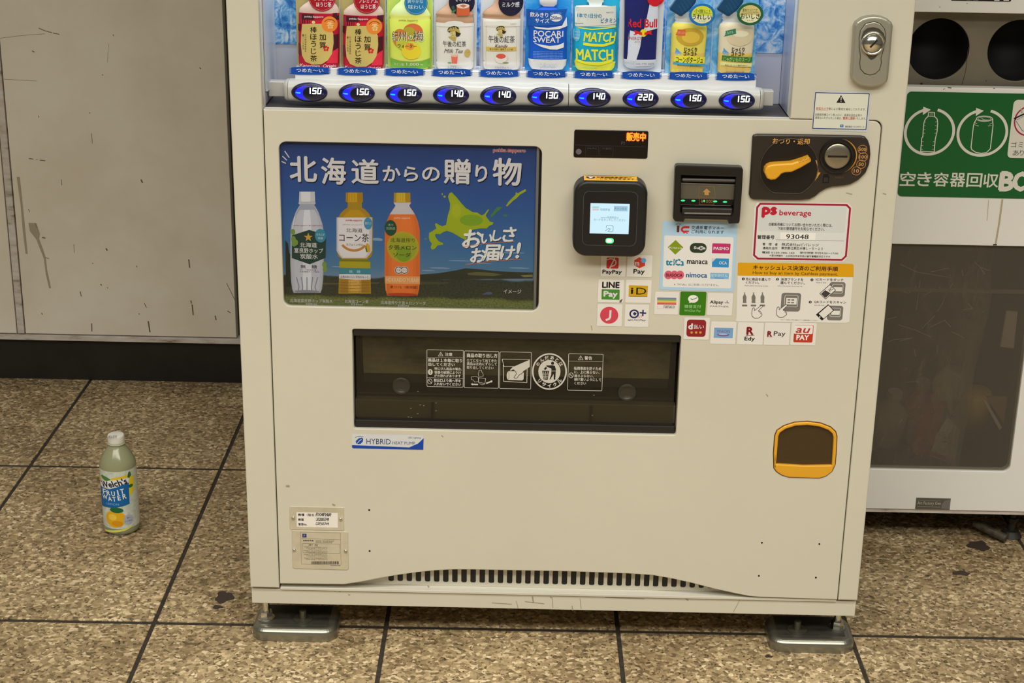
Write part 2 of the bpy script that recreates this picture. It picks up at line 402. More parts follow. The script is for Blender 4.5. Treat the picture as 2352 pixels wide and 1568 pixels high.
# scuffs and dried runs on the wall panel
sh = Sheet(WY-0.0003, (0, 400, 3.136)); BR = A(108, 92, 66); RUN = A(158, 144, 114)
sh.poly([(120, 20), (142, 20), (160, 180), (180, 380), (200, 575), (184, 572), (165, 420), (148, 220)], RUN and pm('dried_run', RUN, 0.6), 1)
sh.poly([(205, 350), (262, 352), (288, 430), (282, 465), (310, 540), (330, 600), (340, 690), (368, 820), (354, 822), (330, 720), (316, 610), (262, 470), (215, 410)], pm('dried_run', RUN), 1)
dm = pm('wall_scuff', BR, 0.6)
for pts, wd in (([(252, 352), (268, 388)], 4), ([(305, 455), (325, 460)], 8), ([(325, 598), (352, 608)], 4), ([(442, 38), (445, 78)], 4), ([(1360, 615), (1366, 672)], 9), ([(1375, 910), (1378, 930)], 8),
    ([(1384, 940), (1392, 1012)], 9), ([(1632, 785), (1665, 850)], 4), ([(1665, 850), (1695, 912)], 4), ([(532, 505), (535, 565)], 3), ([(578, 845), (585, 878)], 6), ([(660, 1075), (662, 1130)], 7), ([(1068, 1060), (1080, 1135)], 10),
    ([(1040, 930), (1055, 960)], 5), ([(205, 252), (214, 272)], 4), ([(300, 1000), (304, 1010)], 6), ([(1550, 1020), (1556, 1048)], 8), ([(1640, 985), (1660, 998)], 6), ([(765, 536), (772, 548)], 10), ([(1016, 40), (1026, 60)], 10),
    ([(982, 660), (986, 668)], 6), ([(666, 640), (670, 644)], 5), ([(772, 815), (778, 820)], 5), ([(725, 792), (731, 800)], 7), ([(1000, 1003), (1004, 1008)], 6), ([(108, 475), (104, 540)], 9), ([(86, 640), (90, 660)], 7)):
    sh.line(pts, wd, dm, 1)
sh.z = (0, 0, 3.675)
for pts, wd in (([(328, 238), (380, 260), (438, 276)], 6), ([(448, 279), (500, 290)], 6), ([(245, 1338), (280, 1342)], 7), ([(338, 1351), (380, 1356)], 7), ([(302, 1344), (318, 1346)], 4), ([(0, 322), (180, 300), (380, 285)], 2.5), ([(30, 668), (180, 676), (310, 684)], 2.5),
    ([(918, 370), (906, 525)], 2), ([(327, 975), (328, 992)], 5), ([(272, 430), (290, 440)], 8), ([(752, 950), (759, 956)], 6), ([(862, 629), (869, 635)], 6), ([(955, 292), (960, 303)], 6), ([(772, 1125), (780, 1210)], 4), ([(1686, 572), (1696, 580)], 8)):
    sh.line(pts, wd, dm, 1)
sh.build('scuff_marks', wl, kind='stuff')
for o in COL.objects:
    if o.name == 'scuff_marks': o['label'] = 'brown scuffs and dried runs on cream panel'
# ceiling slab far above, out of frame, so the place is a room (open in front)

# ================================================================== vending machine
VM = thing('vending_machine', (0.5, 0.38, 0.0), 'ivory drinks vending machine with lit sample window, poster and payment stickers', 'vending machine')
ZP = 0.8935      # top edge of the lower door panel
bm = bmesh.new()
add_box(bm, 0.004, 0.02, 0.03, 0.78, 0.066, 1.83); add_box(bm, 0.98, 0.996, 0.03, 0.78, 0.066, 1.83)
add_box(bm, 0.02, 0.98, 0.76, 0.78, 0.066, 1.83); add_box(bm, 0.02, 0.98, 0.03, 0.76, 1.81, 1.83); add_box(bm, 0.02, 0.98, 0.03, 0.76, 0.066, 0.085)
bm_obj('cabinet', bm, PAINT, VM)
plate('door_frame', [(0, .0965), (.0475, .0965), (.0475, 1.72), (.8315, 1.72), (.8315, ZP+.001)] + [(.9685-.012+.012*sin(a), ZP+.001-.012+.012*cos(a)) for a in [i*pi/12 for i in range(7)]] + [(.9685, .0965), (1, .0965), (1, 1.83), (0, 1.83)], [], 0, 0.035, PAINT, VM, 0.0022, 3)
# lower door panel with poster window, dispensing slot and change cup openings
low = [(.0492, U(642, 1340)[1])] + [U(*p) for p in ((790, 1342), (830, 1336), (870, 1328), (910, 1321), (960, 1314), (1000, 1310), (1040, 1308), (1080, 1308), (1300, 1312), (1440, 1317), (1500, 1321), (1545, 1329), (1590, 1339), (1640, 1352), (1690, 1363), (1720, 1369), (1745, 1371), (1800, 1373))] + [(.9668, U(1927, 1377)[1])]
outer = low + [(.9668-.012+.012*cos(a), ZP-.012+.012*sin(a)) for a in [i*pi/12 for i in range(7)]] + [(.0492, ZP)]
def R4(x0, y0, x1, y1, r=0.0, n=6, y=0.0):
    a = U(x0, (y0+y1)/2, y)[0]; b = U(x1, (y0+y1)/2, y)[0]; c = U((x0+x1)/2, y1, y)[1]; d = U((x0+x1)/2, y0, y)[1]
    return rrect(a, c, b, d, r, n)
POST = R4(646, 331, 1241, 709, .0115); SLOT = R4(811, 763, 1559, 992, .004)
CUPP = [U(*p) for p in ((1777, 1075), (1776, 1040), (1779, 1000), (1784, 988), (1800, 977), (1825, 969), (1855, 967), (1885, 971), (1908, 980), (1920, 991), (1923, 1003), (1921, 1040), (1919, 1066), (1912, 1082), (1898, 1093), (1882, 1098), (1812, 1096), (1795, 1091), (1783, 1083))]
plate('lower_door_panel', outer, [POST, SLOT, CUPP], 0.0, 0.018, PAINT, VM, 0.0016, 3)
box('panel_backing', .0485, .9676, .022, .028, .104, .36, BLACK, VM)
sh = Sheet(-0.0002)
for p in ((1750, 1246), (1882, 1249), (1743, 1322), (1874, 1326), (848, 1171), (849, 1265)): sh.ell(*p, 2.2, 2.2, pm('hole_black', (0.005, 0.005, 0.005)), 1, 12)
sh.build('screw_holes', VM, kind='stuff')
# grille behind the arch, base channel
gz0, gz1 = U(1200, 1349, .02)[1], U(1200, 1290, .02)[1]
sl = []
gx0, gx1 = U(892, 1330, .02)[0], U(1660, 1350, .02)[0]; pitch = 0.01512; k = 0; x = gx0
while x < gx1:
    sl.append(rrect(x, gz0+.0062, x+.009, gz0+.034, .0035, 4)); x += pitch
plate('grille', rrect(.05, gz0, .966, gz1+.02, 0), sl, .0205, .024, PAINT, VM, 0.0004, 1)
bm = bmesh.new()
add_box(bm, 0.0005, .9995, .006, .05, .064, .0915, .0012)
bm_obj('base_channel', bm, PAINT, VM)
box('grille_sill', .049, .966, .003, .022, .0915, .0962, pm('worn_ledge_paint', A(196, 188, 162), .3), VM, 0.0008)
sh = Sheet(0.0056)
for q, wd in (([(1130, 1384), (1175, 1387)], 1.5), ([(1223, 1370), (1225, 1384)], 3), ([(1206, 1381), (1250, 1386)], 1.5), ([(1268, 1372), (1270, 1395)], 1.2), ([(1314, 1391), (1315, 1401)], 1.8), ([(1332, 1374), (1335, 1398)], 1), ([(1186, 1380), (1190, 1396)], 1.2), ([(1390, 1371), (1430, 1373)], 2), ([(1430, 1373), (1480, 1375)], 1.5),
    ([(768, 1354), (770, 1358)], 2), ([(778, 1355), (781, 1359)], 2), ([(800, 1365), (804, 1366)], 2), ([(1700, 1376), (1685, 1404)], 1), ([(1574, 1373), (1580, 1378)], 3), ([(983, 1345), (985, 1348)], 3), ([(1264, 1371), (1267, 1372)], 2.4)):
    sh.line(q, wd, pm('grime', A(150, 134, 106), .6), 1)
sh.build('scuff_marks', VM, kind='stuff')

# levelling feet
def foot(cx, bolts):
    f = plate('foot_plate', rrect(cx-.071, -.006, cx+.071, .088, .024, 8), [rrect(cx-.045, .037, cx+.045, .055, .0085, 5)], 0.022, 0.0, STEEL, VM, 0.011, 6, up=True)
    box('foot_recess', cx-.056, cx+.056, .012, .078, .0001, .0223, DSTEEL, f, 0.0005)
    box('foot_bracket', cx-.03, cx+.045, .045, .085, .044, .0655, DSTEEL, f)
    for bx, by, r in bolts:
        bm = bmesh.new(); add_cyl(bm, (bx, by, .016), (bx, by, .0645), r*.55, n=16); add_cyl(bm, (bx, by, .026), (bx, by, .037), r, n=6); add_cyl(bm, (bx, by, .0222), (bx, by, .026), r*1.35, n=24)
        bm_obj('bolt', bm, CHROME, f, smooth=False)
foot(.0695, [(.0195, .03, .0105)]); foot(.933, [(.979, .04, .0105)])
for cx, bx in ((.0695, .081), (.933, .911)):
    bm = bmesh.new(); add_cyl(bm, (bx, .03, .0223), (bx, .03, .0245), .0165, n=28); add_cyl(bm, (bx, .03, .0245), (bx, .03, .040), .0058, n=14)
    bm_obj('bolt', bm, pm('worn_bolt_steel', (.14, .13, .1), .35, .7), VM)
for cx in (.0695, .933):
    plate('foot_plate', rrect(cx-.071, .66, cx+.071, .755, .024, 6), [], 0.016, 0, DSTEEL, VM, 0.006, 3, up=True)
    bm = bmesh.new(); add_cyl(bm, (cx, .70, .012), (cx, .70, .067), .008, n=12); bm_obj('bolt', bm, DSTEEL, VM)

# ------------------------------------------------------------------ display recess
DY = 0.12
WHT = pm('display_white_plastic', B(214, 216, 222), .35)
for (a, b, c, d, e, f_) in ((.0405, .0478, .0355, DY, .8945, 1.72), (.8312, .8395, .0355, DY, .8945, 1.72)): box('display_side_wall', a, b, c, d, e, f_, pm('brushed_side_liner', B(150, 152, 166), .3, .25, bump=(30, .2)), VM)
box('display_floor', .048, .831, .022, DY, .884, .8925, pm('dark_display_floor', A(62, 56, 50), .5), VM)
box('display_back_panel', .0485, .8308, DY, DY+.006, .893, U(1200, 111, DY)[1], pm('display_back_grey', B(176, 178, 192), .5, bump=(14, .5)), VM)
def ice():
    m = bpy.data.materials.new('printed_ice_picture'); m.use_nodes = True; nt = m.node_tree; p = nt.nodes['Principled BSDF']
    tc = nt.nodes.new('ShaderNodeTexCoord'); n = nt.nodes.new('ShaderNodeTexNoise'); n.inputs['Scale'].default_value = 58; n.inputs['Detail'].default_value = 7; n.inputs['Distortion'].default_value = 1.4; n.inputs['Roughness'].default_value = .62
    v = nt.nodes.new('ShaderNodeTexVoronoi'); v.inputs['Scale'].default_value = 55; mx = nt.nodes.new('ShaderNodeMath'); mx.operation = 'MULTIPLY_ADD'; mx.inputs[1].default_value = .22
    r = nt.nodes.new('ShaderNodeValToRGB'); el = r.color_ramp.elements
    cols = [(.42, B(26, 80, 150)), (.52, B(52, 118, 182)), (.6, B(92, 150, 200)), (.68, B(150, 180, 208)), (.80, B(200, 206, 216))]
    while len(el) < 5: el.new(.5)
    for e, (q, c) in zip(el, cols): e.position = q; e.color = (*c, 1)
    nt.links.new(tc.outputs['Object'], n.inputs['Vector']); nt.links.new(tc.outputs['Object'], v.inputs['Vector'])
    nt.links.new(v.outputs['Distance'], mx.inputs[0]); nt.links.new(n.outputs['Fac'], mx.inputs[2]); nt.links.new(mx.outputs[0], r.inputs[0]); nt.links.new(r.outputs[0], p.inputs['Base Color'])
    p.inputs['Roughness'].default_value = .4; return m
ICE = ice(); zi = U(1200, 111, DY)[1]
box('ice_picture', .0485, .8308, DY-.0012, DY, zi, 1.7, ICE, VM)
for x in (.0635,): box('display_corner_strip', .0485, .052, .03, DY-.002, .915, 1.7, pm('clear_edge_strip', B(200, 205, 215), .2, alpha=.6), VM)
# rail that carries the buttons
RX0, RX1, RZ, RY = .0825, .7885, .9148, .026
def rail(name, x0, x1, cap=0):
    V = []; F = []; n = 14; ns = max(3, int((x1-x0)/.003)); 
    for i in range(ns+1):
        x = x0+(x1-x0)*i/ns; t = (x-.1143)/.0716; hh = .0158+.0017*(.5+.5*cos(2*pi*t)); dd = .0225
        if cap: q = (abs(x-(RX0 if cap < 0 else RX1))/.0095); s = sqrt(max(0.0, 1-q*q)); s = max(s, .02); hh *= .55+.45*s; dd *= s
        for k in range(n+1):
            a = -pi/2+pi*k/n; c = abs(cos(a))**.55; z = abs(sin(a))**.75*(1 if a > 0 else -1)
            V.append((x, RY+.0225-dd*c, RZ+hh*z))
        V.append((x, RY+.03, RZ+hh)); V.append((x, RY+.03, RZ-hh))
    m = n+3
    for i in range(ns):
        for k in range(n): F.append((i*m+k, i*m+k+1, (i+1)*m+k+1, (i+1)*m+k))
        F.append((i*m+n, i*m+n+1, (i+1)*m+n+1, (i+1)*m+n)); F.append((i*m, i*m+n+2, (i+1)*m+n+2, (i+1)*m))
    if cap:
        i = 0 if cap < 0 else ns; F.append([i*m+k for k in range(m)])
    return mesh(name, V, F, PAINT3, None, VM, True)
PAINT3 = pm('rail_ivory_gloss', A(186, 179, 156), .28)
XM = U(1306, 220, RY)[0]
rail('button_rail', RX0, XM-.0005); rail('button_rail', XM+.0005, RX1); rail('rail_end_cap', RX0-.0095, RX0-.0006, -1); rail('rail_end_cap', RX1+.0006, RX1+.0095, 1)
box('rail_bracket', .05, .0835, .05, .07, .9035, .926, PAINT3, VM, .001); box('rail_bracket', .7875, .812, .05, .07, .9035, .926, PAINT3, VM, .001)
box('sample_tray', .0905, .7845, .052, .056, .925, .9445, WHT, VM, .0008)
box('sample_ledge', .0905, .7845, .052, .1, .9445, .9465, WHT, VM)
# buttons
NAVY = pm('button_navy', (0.01, 0.01, 0.06), .16); BLUE = glow((0, 5, 250), 1.4); RING = pm('button_ring', (.03, .03, .2), .2, emis=.35, ecol=(.08, .06, .5))
DKIN = pm('button_dark_lens', (0.012, 0.014, 0.035), .12)
PR = ['150', '150', '150', '140', '140', '130', '140', '220', '150', '150']
XB = [U(c, d, RY-.003)[0] for c, d in ((710, 213.9), (818.7, 215.4), (927.3, 216.6), (1035.7, 217.5), (1144.3, 218.8), (1252.9, 220), (1361.2, 222.3), (1471.8, 224.5), (1582.1, 226.8), (1693, 229.2))]
for i, pr in enumerate(PR):
    x = XB[i]; z = RZ+.0005
    V = [(x, RY-.0042, z)]; F = []; n = 44; rs = ((.0276, .0147, .0022), (.0272, .0144, -.0002), (.0262, .0137, -.0022), (.023, .0118, -.0033), (.013, .0068, -.004))
    for rx, rz, dy in rs:
        for k in range(n): a = 2*pi*k/n; V.append((x+rx*cos(a), RY+dy, z+rz*sin(a)))
    for q in range(len(rs)-1):
        for k in range(n): j = (k+1) % n; F.append((1+q*n+k, 1+q*n+j, 1+(q+1)*n+j, 1+(q+1)*n+k))
    for k in range(n): F.append((0, 1+4*n+k, 1+4*n+(k+1) % n))
    b = mesh('selection_button', V, F, NAVY, None, VM, True)
    # flat markings that follow the lens
    def mapf(u, v, o, x=x, z=z):
        q = min(1, ((u-x)/.0272)**2+((v-z)/.0144)**2); return (u, RY-.0046+.0040*q*q-o, v)
    s = Sheet(T=lambda a, b_, x=x, z=z: (x+a*.0272/230, z-b_*.0144/141), mapf=mapf, gap=.00012, maxe=.0025)
    s.ell(0, 0, 222, 134, RING, 1, 40); 
    s.poly([(222*cos(a)-0, 134*sin(a)) for a in [math.radians(100+160*k/20) for k in range(21)]] + [(0, -132), (-40, -100), (-72, -55), (-82, 0), (-72, 55), (-44, 100), (-10, 132)], BLUE, 2)
    s.ell(70, 4, 148, 106, DKIN, 3, 36)
    s.line([(-165, -4), (-110, -2)], 12, glow((0, 170, 255), 1.6), 4); s.line([(-150, 2), (-112, 4)], 14, glow((0, 170, 255), 1.6), 4)
    s.ell(182, 14, 16, 14, RING, 4, 12)
    s.build('lens_face', b)
    s = Sheet(T=s.T, mapf=mapf, gap=.00012, maxe=.0025)
    WL = glow((250, 250, 255), 1.8)
    for q, ch in enumerate(pr):
        cx = 8+62*q if pr != '220' else -10+68*q
        seg7(s, ch, cx+(10 if ch == '1' and q == 0 else 0), -34, 38 if ch != '1' else 4, 78, 15, WL, 5)
    s.build('price_digits', b)
# つめた〜い labels
LB = (14, 72, 165)
for i in range(10):
    cx = 711.8+(1690-711.8)/9*i; cy = 162.5+(176-162.5)/9*i
    s = Sheet(.0505, (cx, cy, 5.6), disp=True); c = LB; L = []
    top = [(-240, -42), (-150, -52), (0, -54), (150, -50), (245, -38)]; bot = [(245, 38), (150, 50), (0, 52), (-150, 50), (-240, 40)]
    rt = []
    for k in range(6): y = -34+13*k; rt += [(268-(k % 2)*8, y), (268-(k % 2)*8, y+5), (240, y+6), (240, y+12)]
    lf = [(-x, -y) for x, y in rt]
    s.poly(top+rt+bot+lf, c, 1)
    s.text('つめた〜い', 0, -5, 345, 48, (235, 240, 250), 2, .015)
    s.build('temperature_label', VM)

# ------------------------------------------------------------------ poster
WH = (205, 198, 184); BK = (30, 27, 25)
def poster_mat():
    m = bpy.data.materials.new('poster_landscape_print'); m.use_nodes = True; nt = m.node_tree; p = nt.nodes['Principled BSDF']; N = nt.nodes; L = nt.links
    tc = N.new('ShaderNodeTexCoord'); sx = N.new('ShaderNodeSeparateXYZ'); L.new(tc.outputs['Generated'], sx.inputs[0])
    n = N.new('ShaderNodeTexNoise'); n.inputs['Scale'].default_value = 9; n.inputs['Detail'].default_value = 8; L.new(tc.outputs['Generated'], n.inputs['Vector'])
    a = N.new('ShaderNodeMath'); a.operation = 'MULTIPLY_ADD'; a.inputs[1].default_value = .05; L.new(n.outputs['Fac'], a.inputs[0]); L.new(sx.outputs['Z'], a.inputs[2])
    r = N.new('ShaderNodeValToRGB'); L.new(a.outputs[0], r.inputs[0]); el = r.color_ramp.elements
    cols = [(0.0, A(84, 92, 44)), (.10, A(98, 104, 52)), (.118, A(50, 52, 34)), (.225, A(40, 46, 34)), (.235, A(96, 122, 138)), (.28, A(70, 112, 138)), (.42, A(48, 98, 138)), (.7, A(34, 76, 130)), (1.0, A(28, 52, 98))]
    while len(el) < len(cols): el.new(.5)
    for e, (q, c) in zip(el, cols): e.position = q; e.color = (*c, 1)
    g = N.new('ShaderNodeTexNoise'); g.inputs['Scale'].default_value = 120; g.inputs['Detail'].default_value = 5; L.new(tc.outputs['Generated'], g.inputs['Vector'])
    lt = N.new('ShaderNodeMath'); lt.operation = 'LESS_THAN'; lt.inputs[1].default_value = .225; L.new(a.outputs[0], lt.inputs[0])
    gr = N.new('ShaderNodeMapRange'); gr.inputs[1].default_value = .3; gr.inputs[2].default_value = .7; gr.inputs[3].default_value = .55; gr.inputs[4].default_value = 1.5; L.new(g.outputs['Fac'], gr.inputs[0])
    mx = N.new('ShaderNodeMix'); mx.data_type = 'RGBA'; mx.blend_type = 'MULTIPLY'; L.new(lt.outputs[0], mx.inputs[0]); L.new(r.outputs[0], mx.inputs[6]); L.new(gr.outputs[0], mx.inputs[7])
    L.new(mx.outputs[2], p.inputs['Base Color']); p.inputs['Roughness'].default_value = .45; return m
PY = .009
a0, b0 = U(1229, 520, PY); 
po = box('advert_poster', U(640, 520, PY)[0], a0, PY, PY+.004, U(940, 716, PY)[1], U(940, 322, PY)[1], poster_mat(), VM, label='blue sky poster of three bottles over green fields')
box('poster_edge_rail', a0, U(1235, 520, PY)[0], PY-.004, PY+.006, U(940, 716, PY)[1], U(940, 322, PY)[1], pm('edge_rail_grey', A(108, 104, 92), .4), VM)
box('poster_side_gap', U(1235, 520, PY)[0], U(1252, 520, PY)[0], PY+.003, PY+.012, U(940, 716, PY)[1], U(940, 322, PY)[1], DARK, VM)
s = Sheet(PY-.0002, (630, 310, 3.733), gap=.00005)
# hills, fields and clouds
s.poly([(1120, 1190), (1250, 1195), (1400, 1185), (1560, 1160), (1640, 1142), (1760, 1150), (1880, 1165), (2010, 1172), (2218, 1178), (2215, 1230), (1120, 1240)], (46, 50, 36), 1)
s.poly([(1650, 1185), (1740, 1172), (1860, 1180), (1960, 1196), (1880, 1208), (1760, 1204), (1670, 1200)], (92, 88, 52), 2); s.poly([(2110, 1202), (2215, 1196), (2215, 1216), (2140, 1218)], (120, 112, 66), 2)
s.poly([(1100, 1198), (1230, 1196), (1250, 1206), (1130, 1212)], (98, 94, 60), 2); s.poly([(120, 1262), (520, 1268), (900, 1262), (900, 1274), (400, 1282), (120, 1276)], (84, 80, 52), 2)
s.poly([(1000, 1262), (1300, 1256), (1500, 1262), (1480, 1278), (1100, 1284)], (70, 70, 46), 2)
s.poly([(95, 900), (118, 930), (128, 1010), (150, 1040), (152, 1300), (100, 1300)], (34, 40, 28), 2)
for x, y, w, h in ((880, 893, 46, 12), (905, 898, 26, 9), (1320, 1162, 60, 5), (1420, 1140, 90, 5), (1600, 1078, 110, 4), (1900, 1060, 160, 5), (2100, 1140, 90, 5), (550, 1128, 60, 4), (1750, 1100, 120, 3), (2050, 1010, 100, 4)):
    s.ell(x, y, w, h, (128, 150, 162), 1, 20)
s.ell(1838, 1356, 32, 12, (78, 84, 110), 3, 14); s.ell(1800, 1362, 16, 6, (78, 84, 110), 3, 12)
# headline with shadow
def head(t, a, b, w, h, bd=.022):
    s.text(t, a+6, b+8, w, h, (14, 22, 48), 4, bd+.01, res=3); s.text(t, a, b, w, h, WH, 5, bd, res=3)
head('北', 248, 292, 226, 212); head('海', 508, 308, 204, 222); head('道', 778, 312, 226, 204); head('か', 1006, 330, 148, 128); head('ら', 1172, 332, 116, 120); head('の', 1343, 334, 146, 116)
head('贈', 1568, 312, 220, 210); head('り', 1775, 330, 96, 140); head('物', 1996, 316, 238, 228)
for q in (((90, 138), (128, 192)), ((72, 182), (106, 214)), ((64, 226), (98, 242))): s.line(q, 9, WH, 5)
s.text('pokka sapporo', 2016, 135, 276, 36, (176, 40, 44), 6, .03, outline=(225, 215, 200), ow=.05)
s.line([(1998, 120), (2012, 112), (2030, 122)], 5, (176, 40, 44), 7)
# island
GRN = (150, 162, 26); GR2 = (118, 150, 34)
s.poly([(1520, 490), (1500, 500), (1490, 530), (1508, 590), (1504, 640), (1490, 680), (1478, 740), (1474, 768), (1440, 782), (1410, 768), (1384, 752), (1378, 770), (1390, 800), (1352, 826), (1328, 838), (1326, 880), (1334, 910), (1352, 930), (1340, 960), (1350, 982), (1376, 976), (1400, 946), (1448, 940), (1446, 926), (1408, 908), (1390, 884), (1378, 862), (1386, 846), (1420, 850), (1448, 832), (1480, 820), (1530, 838), (1600, 880), (1644, 900), (1660, 850), (1700, 812), (1760, 800), (1822, 800), (1840, 780), (1872, 766), (1880, 750), (1850, 742), (1830, 716), (1812, 690), (1844, 636), (1830, 640), (1800, 680), (1776, 688), (1740, 664), (1700, 660), (1640, 624), (1600, 580), (1560, 530)], GRN, 3)
s.ell(1690, 730, 100, 48, GR2, 4, 24); s.ell(1560, 650, 40, 60, (160, 168, 34), 4, 20)
s.poly([(2154, 462), (2160, 480), (2130, 498), (2106, 512), (2080, 540), (2052, 560), (2030, 580), (1996, 612), (1986, 606), (2010, 570), (2040, 540), (2068, 512), (2072, 490), (2090, 498), (2120, 480)], GRN, 3)
s.poly([(1946, 616), (1950, 628), (1914, 654), (1880, 690), (1862, 706), (1852, 690), (1870, 670), (1890, 640), (1916, 616)], (70, 118, 60), 3)
s.ell(1980, 690, 18, 10, (70, 112, 74), 3, 12); s.ell(1440, 506, 5, 10, GRN, 3, 10); s.ell(1460, 528, 10, 10, GRN, 3, 10); s.ell(1296, 890, 12, 8, (90, 126, 80), 3, 10)
for t, a, b, h in (('お', 1700, 888, 150), ('い', 1822, 888, 80), ('し', 1912, 862, 90), ('さ', 2014, 852, 124), ('お', 1750, 1030, 118), ('届', 1862, 1008, 132), ('け', 2000, 1010, 118), ('!', 2092, 988, 130)):
    s.text(t, a+4, b+6, None, h, (20, 50, 90), 5, .03, rot=.03, shear=.18); s.text(t, a, b, None, h, (222, 220, 212), 6, .03, rot=.03, shear=.18)
s.line([(1616, 958), (1800, 930), (2056, 910)], 5, (200, 110, 60), 7); s.line([(1640, 1112), (1850, 1082), (2118, 1062)], 5, (200, 110, 60), 7)
s.text('イメージ', 2042, 1340, 152, 34, WH, 6, .01)
for t, a, b, w in (('北海道富良野ホップ炭酸水', 318, 1420, 366), ('北海道コーン茶', 706, 1426, 204), ('北海道搾り夕張メロンソーダ', 1106, 1438, 384)): s.text(t, a, b, w, 30, (200, 196, 180), 6, .0)
for t, a, b in (('500ml', 318, 1447), ('525ml', 706, 1452), ('500ml', 1106, 1462)): s.text(t, a, b, 96, 16, (200, 196, 180), 6)
# bottle 1: clear soda
GW = (158, 157, 156); GD = (128, 130, 134)
def prof(cx, P): return [(cx-w, y) for y, w in P]+[(cx+w, y) for y, w in reversed(P)]
def shade(cx, P, lo, hi, c0, c1, l):
    '''printed roundness of an illustrated bottle: narrower lighter strips'''
    for k in range(5):
        t = (k+1)/5; q = [(y, w*(.94-.17*k)) for y, w in P if lo <= y <= hi]
        s.poly([(a-6*t*0, b) for a, b in prof(cx, q)], tuple(int(u+(v-u)*t) for u, v in zip(c0, c1)), l+.12*k)
s.poly(prof(281, [(484, 66), (576, 70), (580, 74), (588, 72), (600, 62), (620, 76), (660, 98), (700, 112), (760, 132), (820, 142), (1100, 144), (1240, 138), (1320, 128), (1352, 116)]), GW, 3)
P1_ = [(484, 66), (576, 70), (590, 72), (600, 62), (620, 76), (660, 98), (700, 112), (760, 132), (820, 142), (1100, 144), (1240, 138), (1320, 128), (1346, 118)]; shade(281, P1_, 600, 1346, (166, 165, 164), (204, 201, 194), 3.1); s.poly(prof(281, [(486, 66), (572, 69)]), (186, 182, 172), 4); s.poly(prof(270, [(486, 40), (572, 40)]), (208, 204, 194), 4.5); s.poly(prof(281, [(578, 74), (588, 72)]), (188, 184, 178), 5)
s.poly(prof(281, [(600, 58), (690, 100), (692, 100), (640, 62)]), (150, 152, 156), 4)
for x in (190, 232, 280, 330, 372): s.line([(x, 1220), (x+(281-x)*.25, 1300), (x+(281-x)*.1, 1350)], 9, GD, 5)
s.ell(281, 1340, 110, 12, GD, 4, 20); s.line([(175, 700), (150, 830)], 6, (206, 204, 200), 5)
s.poly([(150, 860), (300, 812), (444, 858), (440, 1052), (304, 1108), (150, 1054)], (30, 58, 48), 5)
star = [(292+(40 if k % 2 == 0 else 16)*sin(k*pi/5), 876-(40 if k % 2 == 0 else 16)*cos(k*pi/5)) for k in range(10)]
s.poly(star, (196, 150, 60), 7)
s.ell(396, 862, 48, 58, (50, 128, 140), 7); s.text('ほろにが', 396, 852, 70, 20, WH, 8); s.text('炭酸', 396, 884, 44, 20, WH, 8)
s.text('pokka sapporo ★ SAPPORO', 288, 776, 240, 16, (120, 40, 40), 6)
s.text('北海道', 292, 942, 146, 40, WH, 7, .01); s.text('富良野ホップ', 296, 990, 246, 42, WH, 7, .01); s.text('炭酸水', 298, 1040, 152, 42, WH, 7, .01)
for x, y in ((160, 830), (165, 890), (185, 920), (168, 930), (430, 1110), (436, 1150)): s.ell(x, y, 20, 26, (112, 138, 56), 6, 12)
s.text('無　糖', 296, 1128, 140, 30, (50, 60, 60), 7, .01); s.text('ホップ由来の香り', 298, 1156, 160, 10, (70, 76, 76), 7); s.text('北海道産ホップ使用', 300, 1172, 170, 10, (70, 76, 76), 7)
# bottle 2: corn tea
s.poly(prof(690, [(492, 68), (572, 70), (582, 60), (622, 62), (640, 90), (672, 122), (700, 136), (706, 156), (860, 156), (1000, 154), (1040, 142), (1062, 112), (1084, 116), (1100, 132), (1300, 138), (1360, 140)]), (156, 124, 30), 3)
shade(690, [(640, 90), (672, 122), (700, 136)], 640, 700, (150, 112, 24), (196, 156, 50), 3.2); shade(690, [(1240, 130), (1300, 132), (1350, 130)], 1240, 1350, (140, 100, 30), (196, 150, 60), 3.2); s.poly(prof(681, [(493, 67), (574, 69)]), (160, 118, 16), 4); s.poly(prof(672, [(493, 38), (574, 40)]), (190, 146, 26), 4.5)
for x in (625, 645, 665, 690, 715, 735): s.line([(x, 500), (x, 565)], 3, (146, 108, 16), 5)
s.poly(prof(690, [(640, 40), (700, 100), (706, 60)]), (176, 134, 26), 4)
s.poly(prof(686, [(706, 152), (990, 152), (1030, 128), (1056, 104)]), (188, 180, 170), 4); s.poly(prof(682, [(708, 132), (990, 132), (1026, 112), (1050, 92)]), (208, 201, 190), 4.4)
s.text('pokka sapporo', 684, 732, 140, 20, (160, 36, 40), 6, .02); s.text('JAPAN QUALITY', 670, 770, 170, 14, (140, 130, 120), 6)
s.ell(804, 758, 36, 52, (60, 130, 156), 5); s.text('香ばしい', 806, 756, 56, 22, WH, 6)
s.text('北海道', 686, 816, 140, 36, BK, 6); s.text('コーン茶', 684, 880, 256, 70, BK, 6, .005); s.text('カフェインゼロ', 688, 938, 140, 18, BK, 6, .01)
s.ring(680, 880, 130, 120, 22, (176, 120, 50), 5, 215, 325); s.ell(804, 966, 18, 40, (196, 150, 40), 7, 16, .2); s.poly([(786, 940), (800, 1004), (790, 1004), (780, 970)], (60, 100, 40), 8)
s.rect(564, 1066, 812, 1084, (110, 110, 30), 5); s.rect(558, 1084, 824, 1140, (160, 148, 26), 4); s.rect(556, 1140, 826, 1192, (60, 124, 130), 6); s.text('無　糖', 690, 1170, 96, 26, (150, 190, 190), 7, .01)
s.poly([(556, 1192), (826, 1186), (826, 1238), (690, 1240), (556, 1228)], (206, 200, 190), 6); s.text('土地のおいしい文化をもっと。', 692, 1216, 250, 22, BK, 7, .01)
s.text('TOCHI', 684, 1262, 90, 16, (196, 170, 110), 6); s.text('CRAFT', 690, 1306, 90, 16, (196, 170, 110), 6)
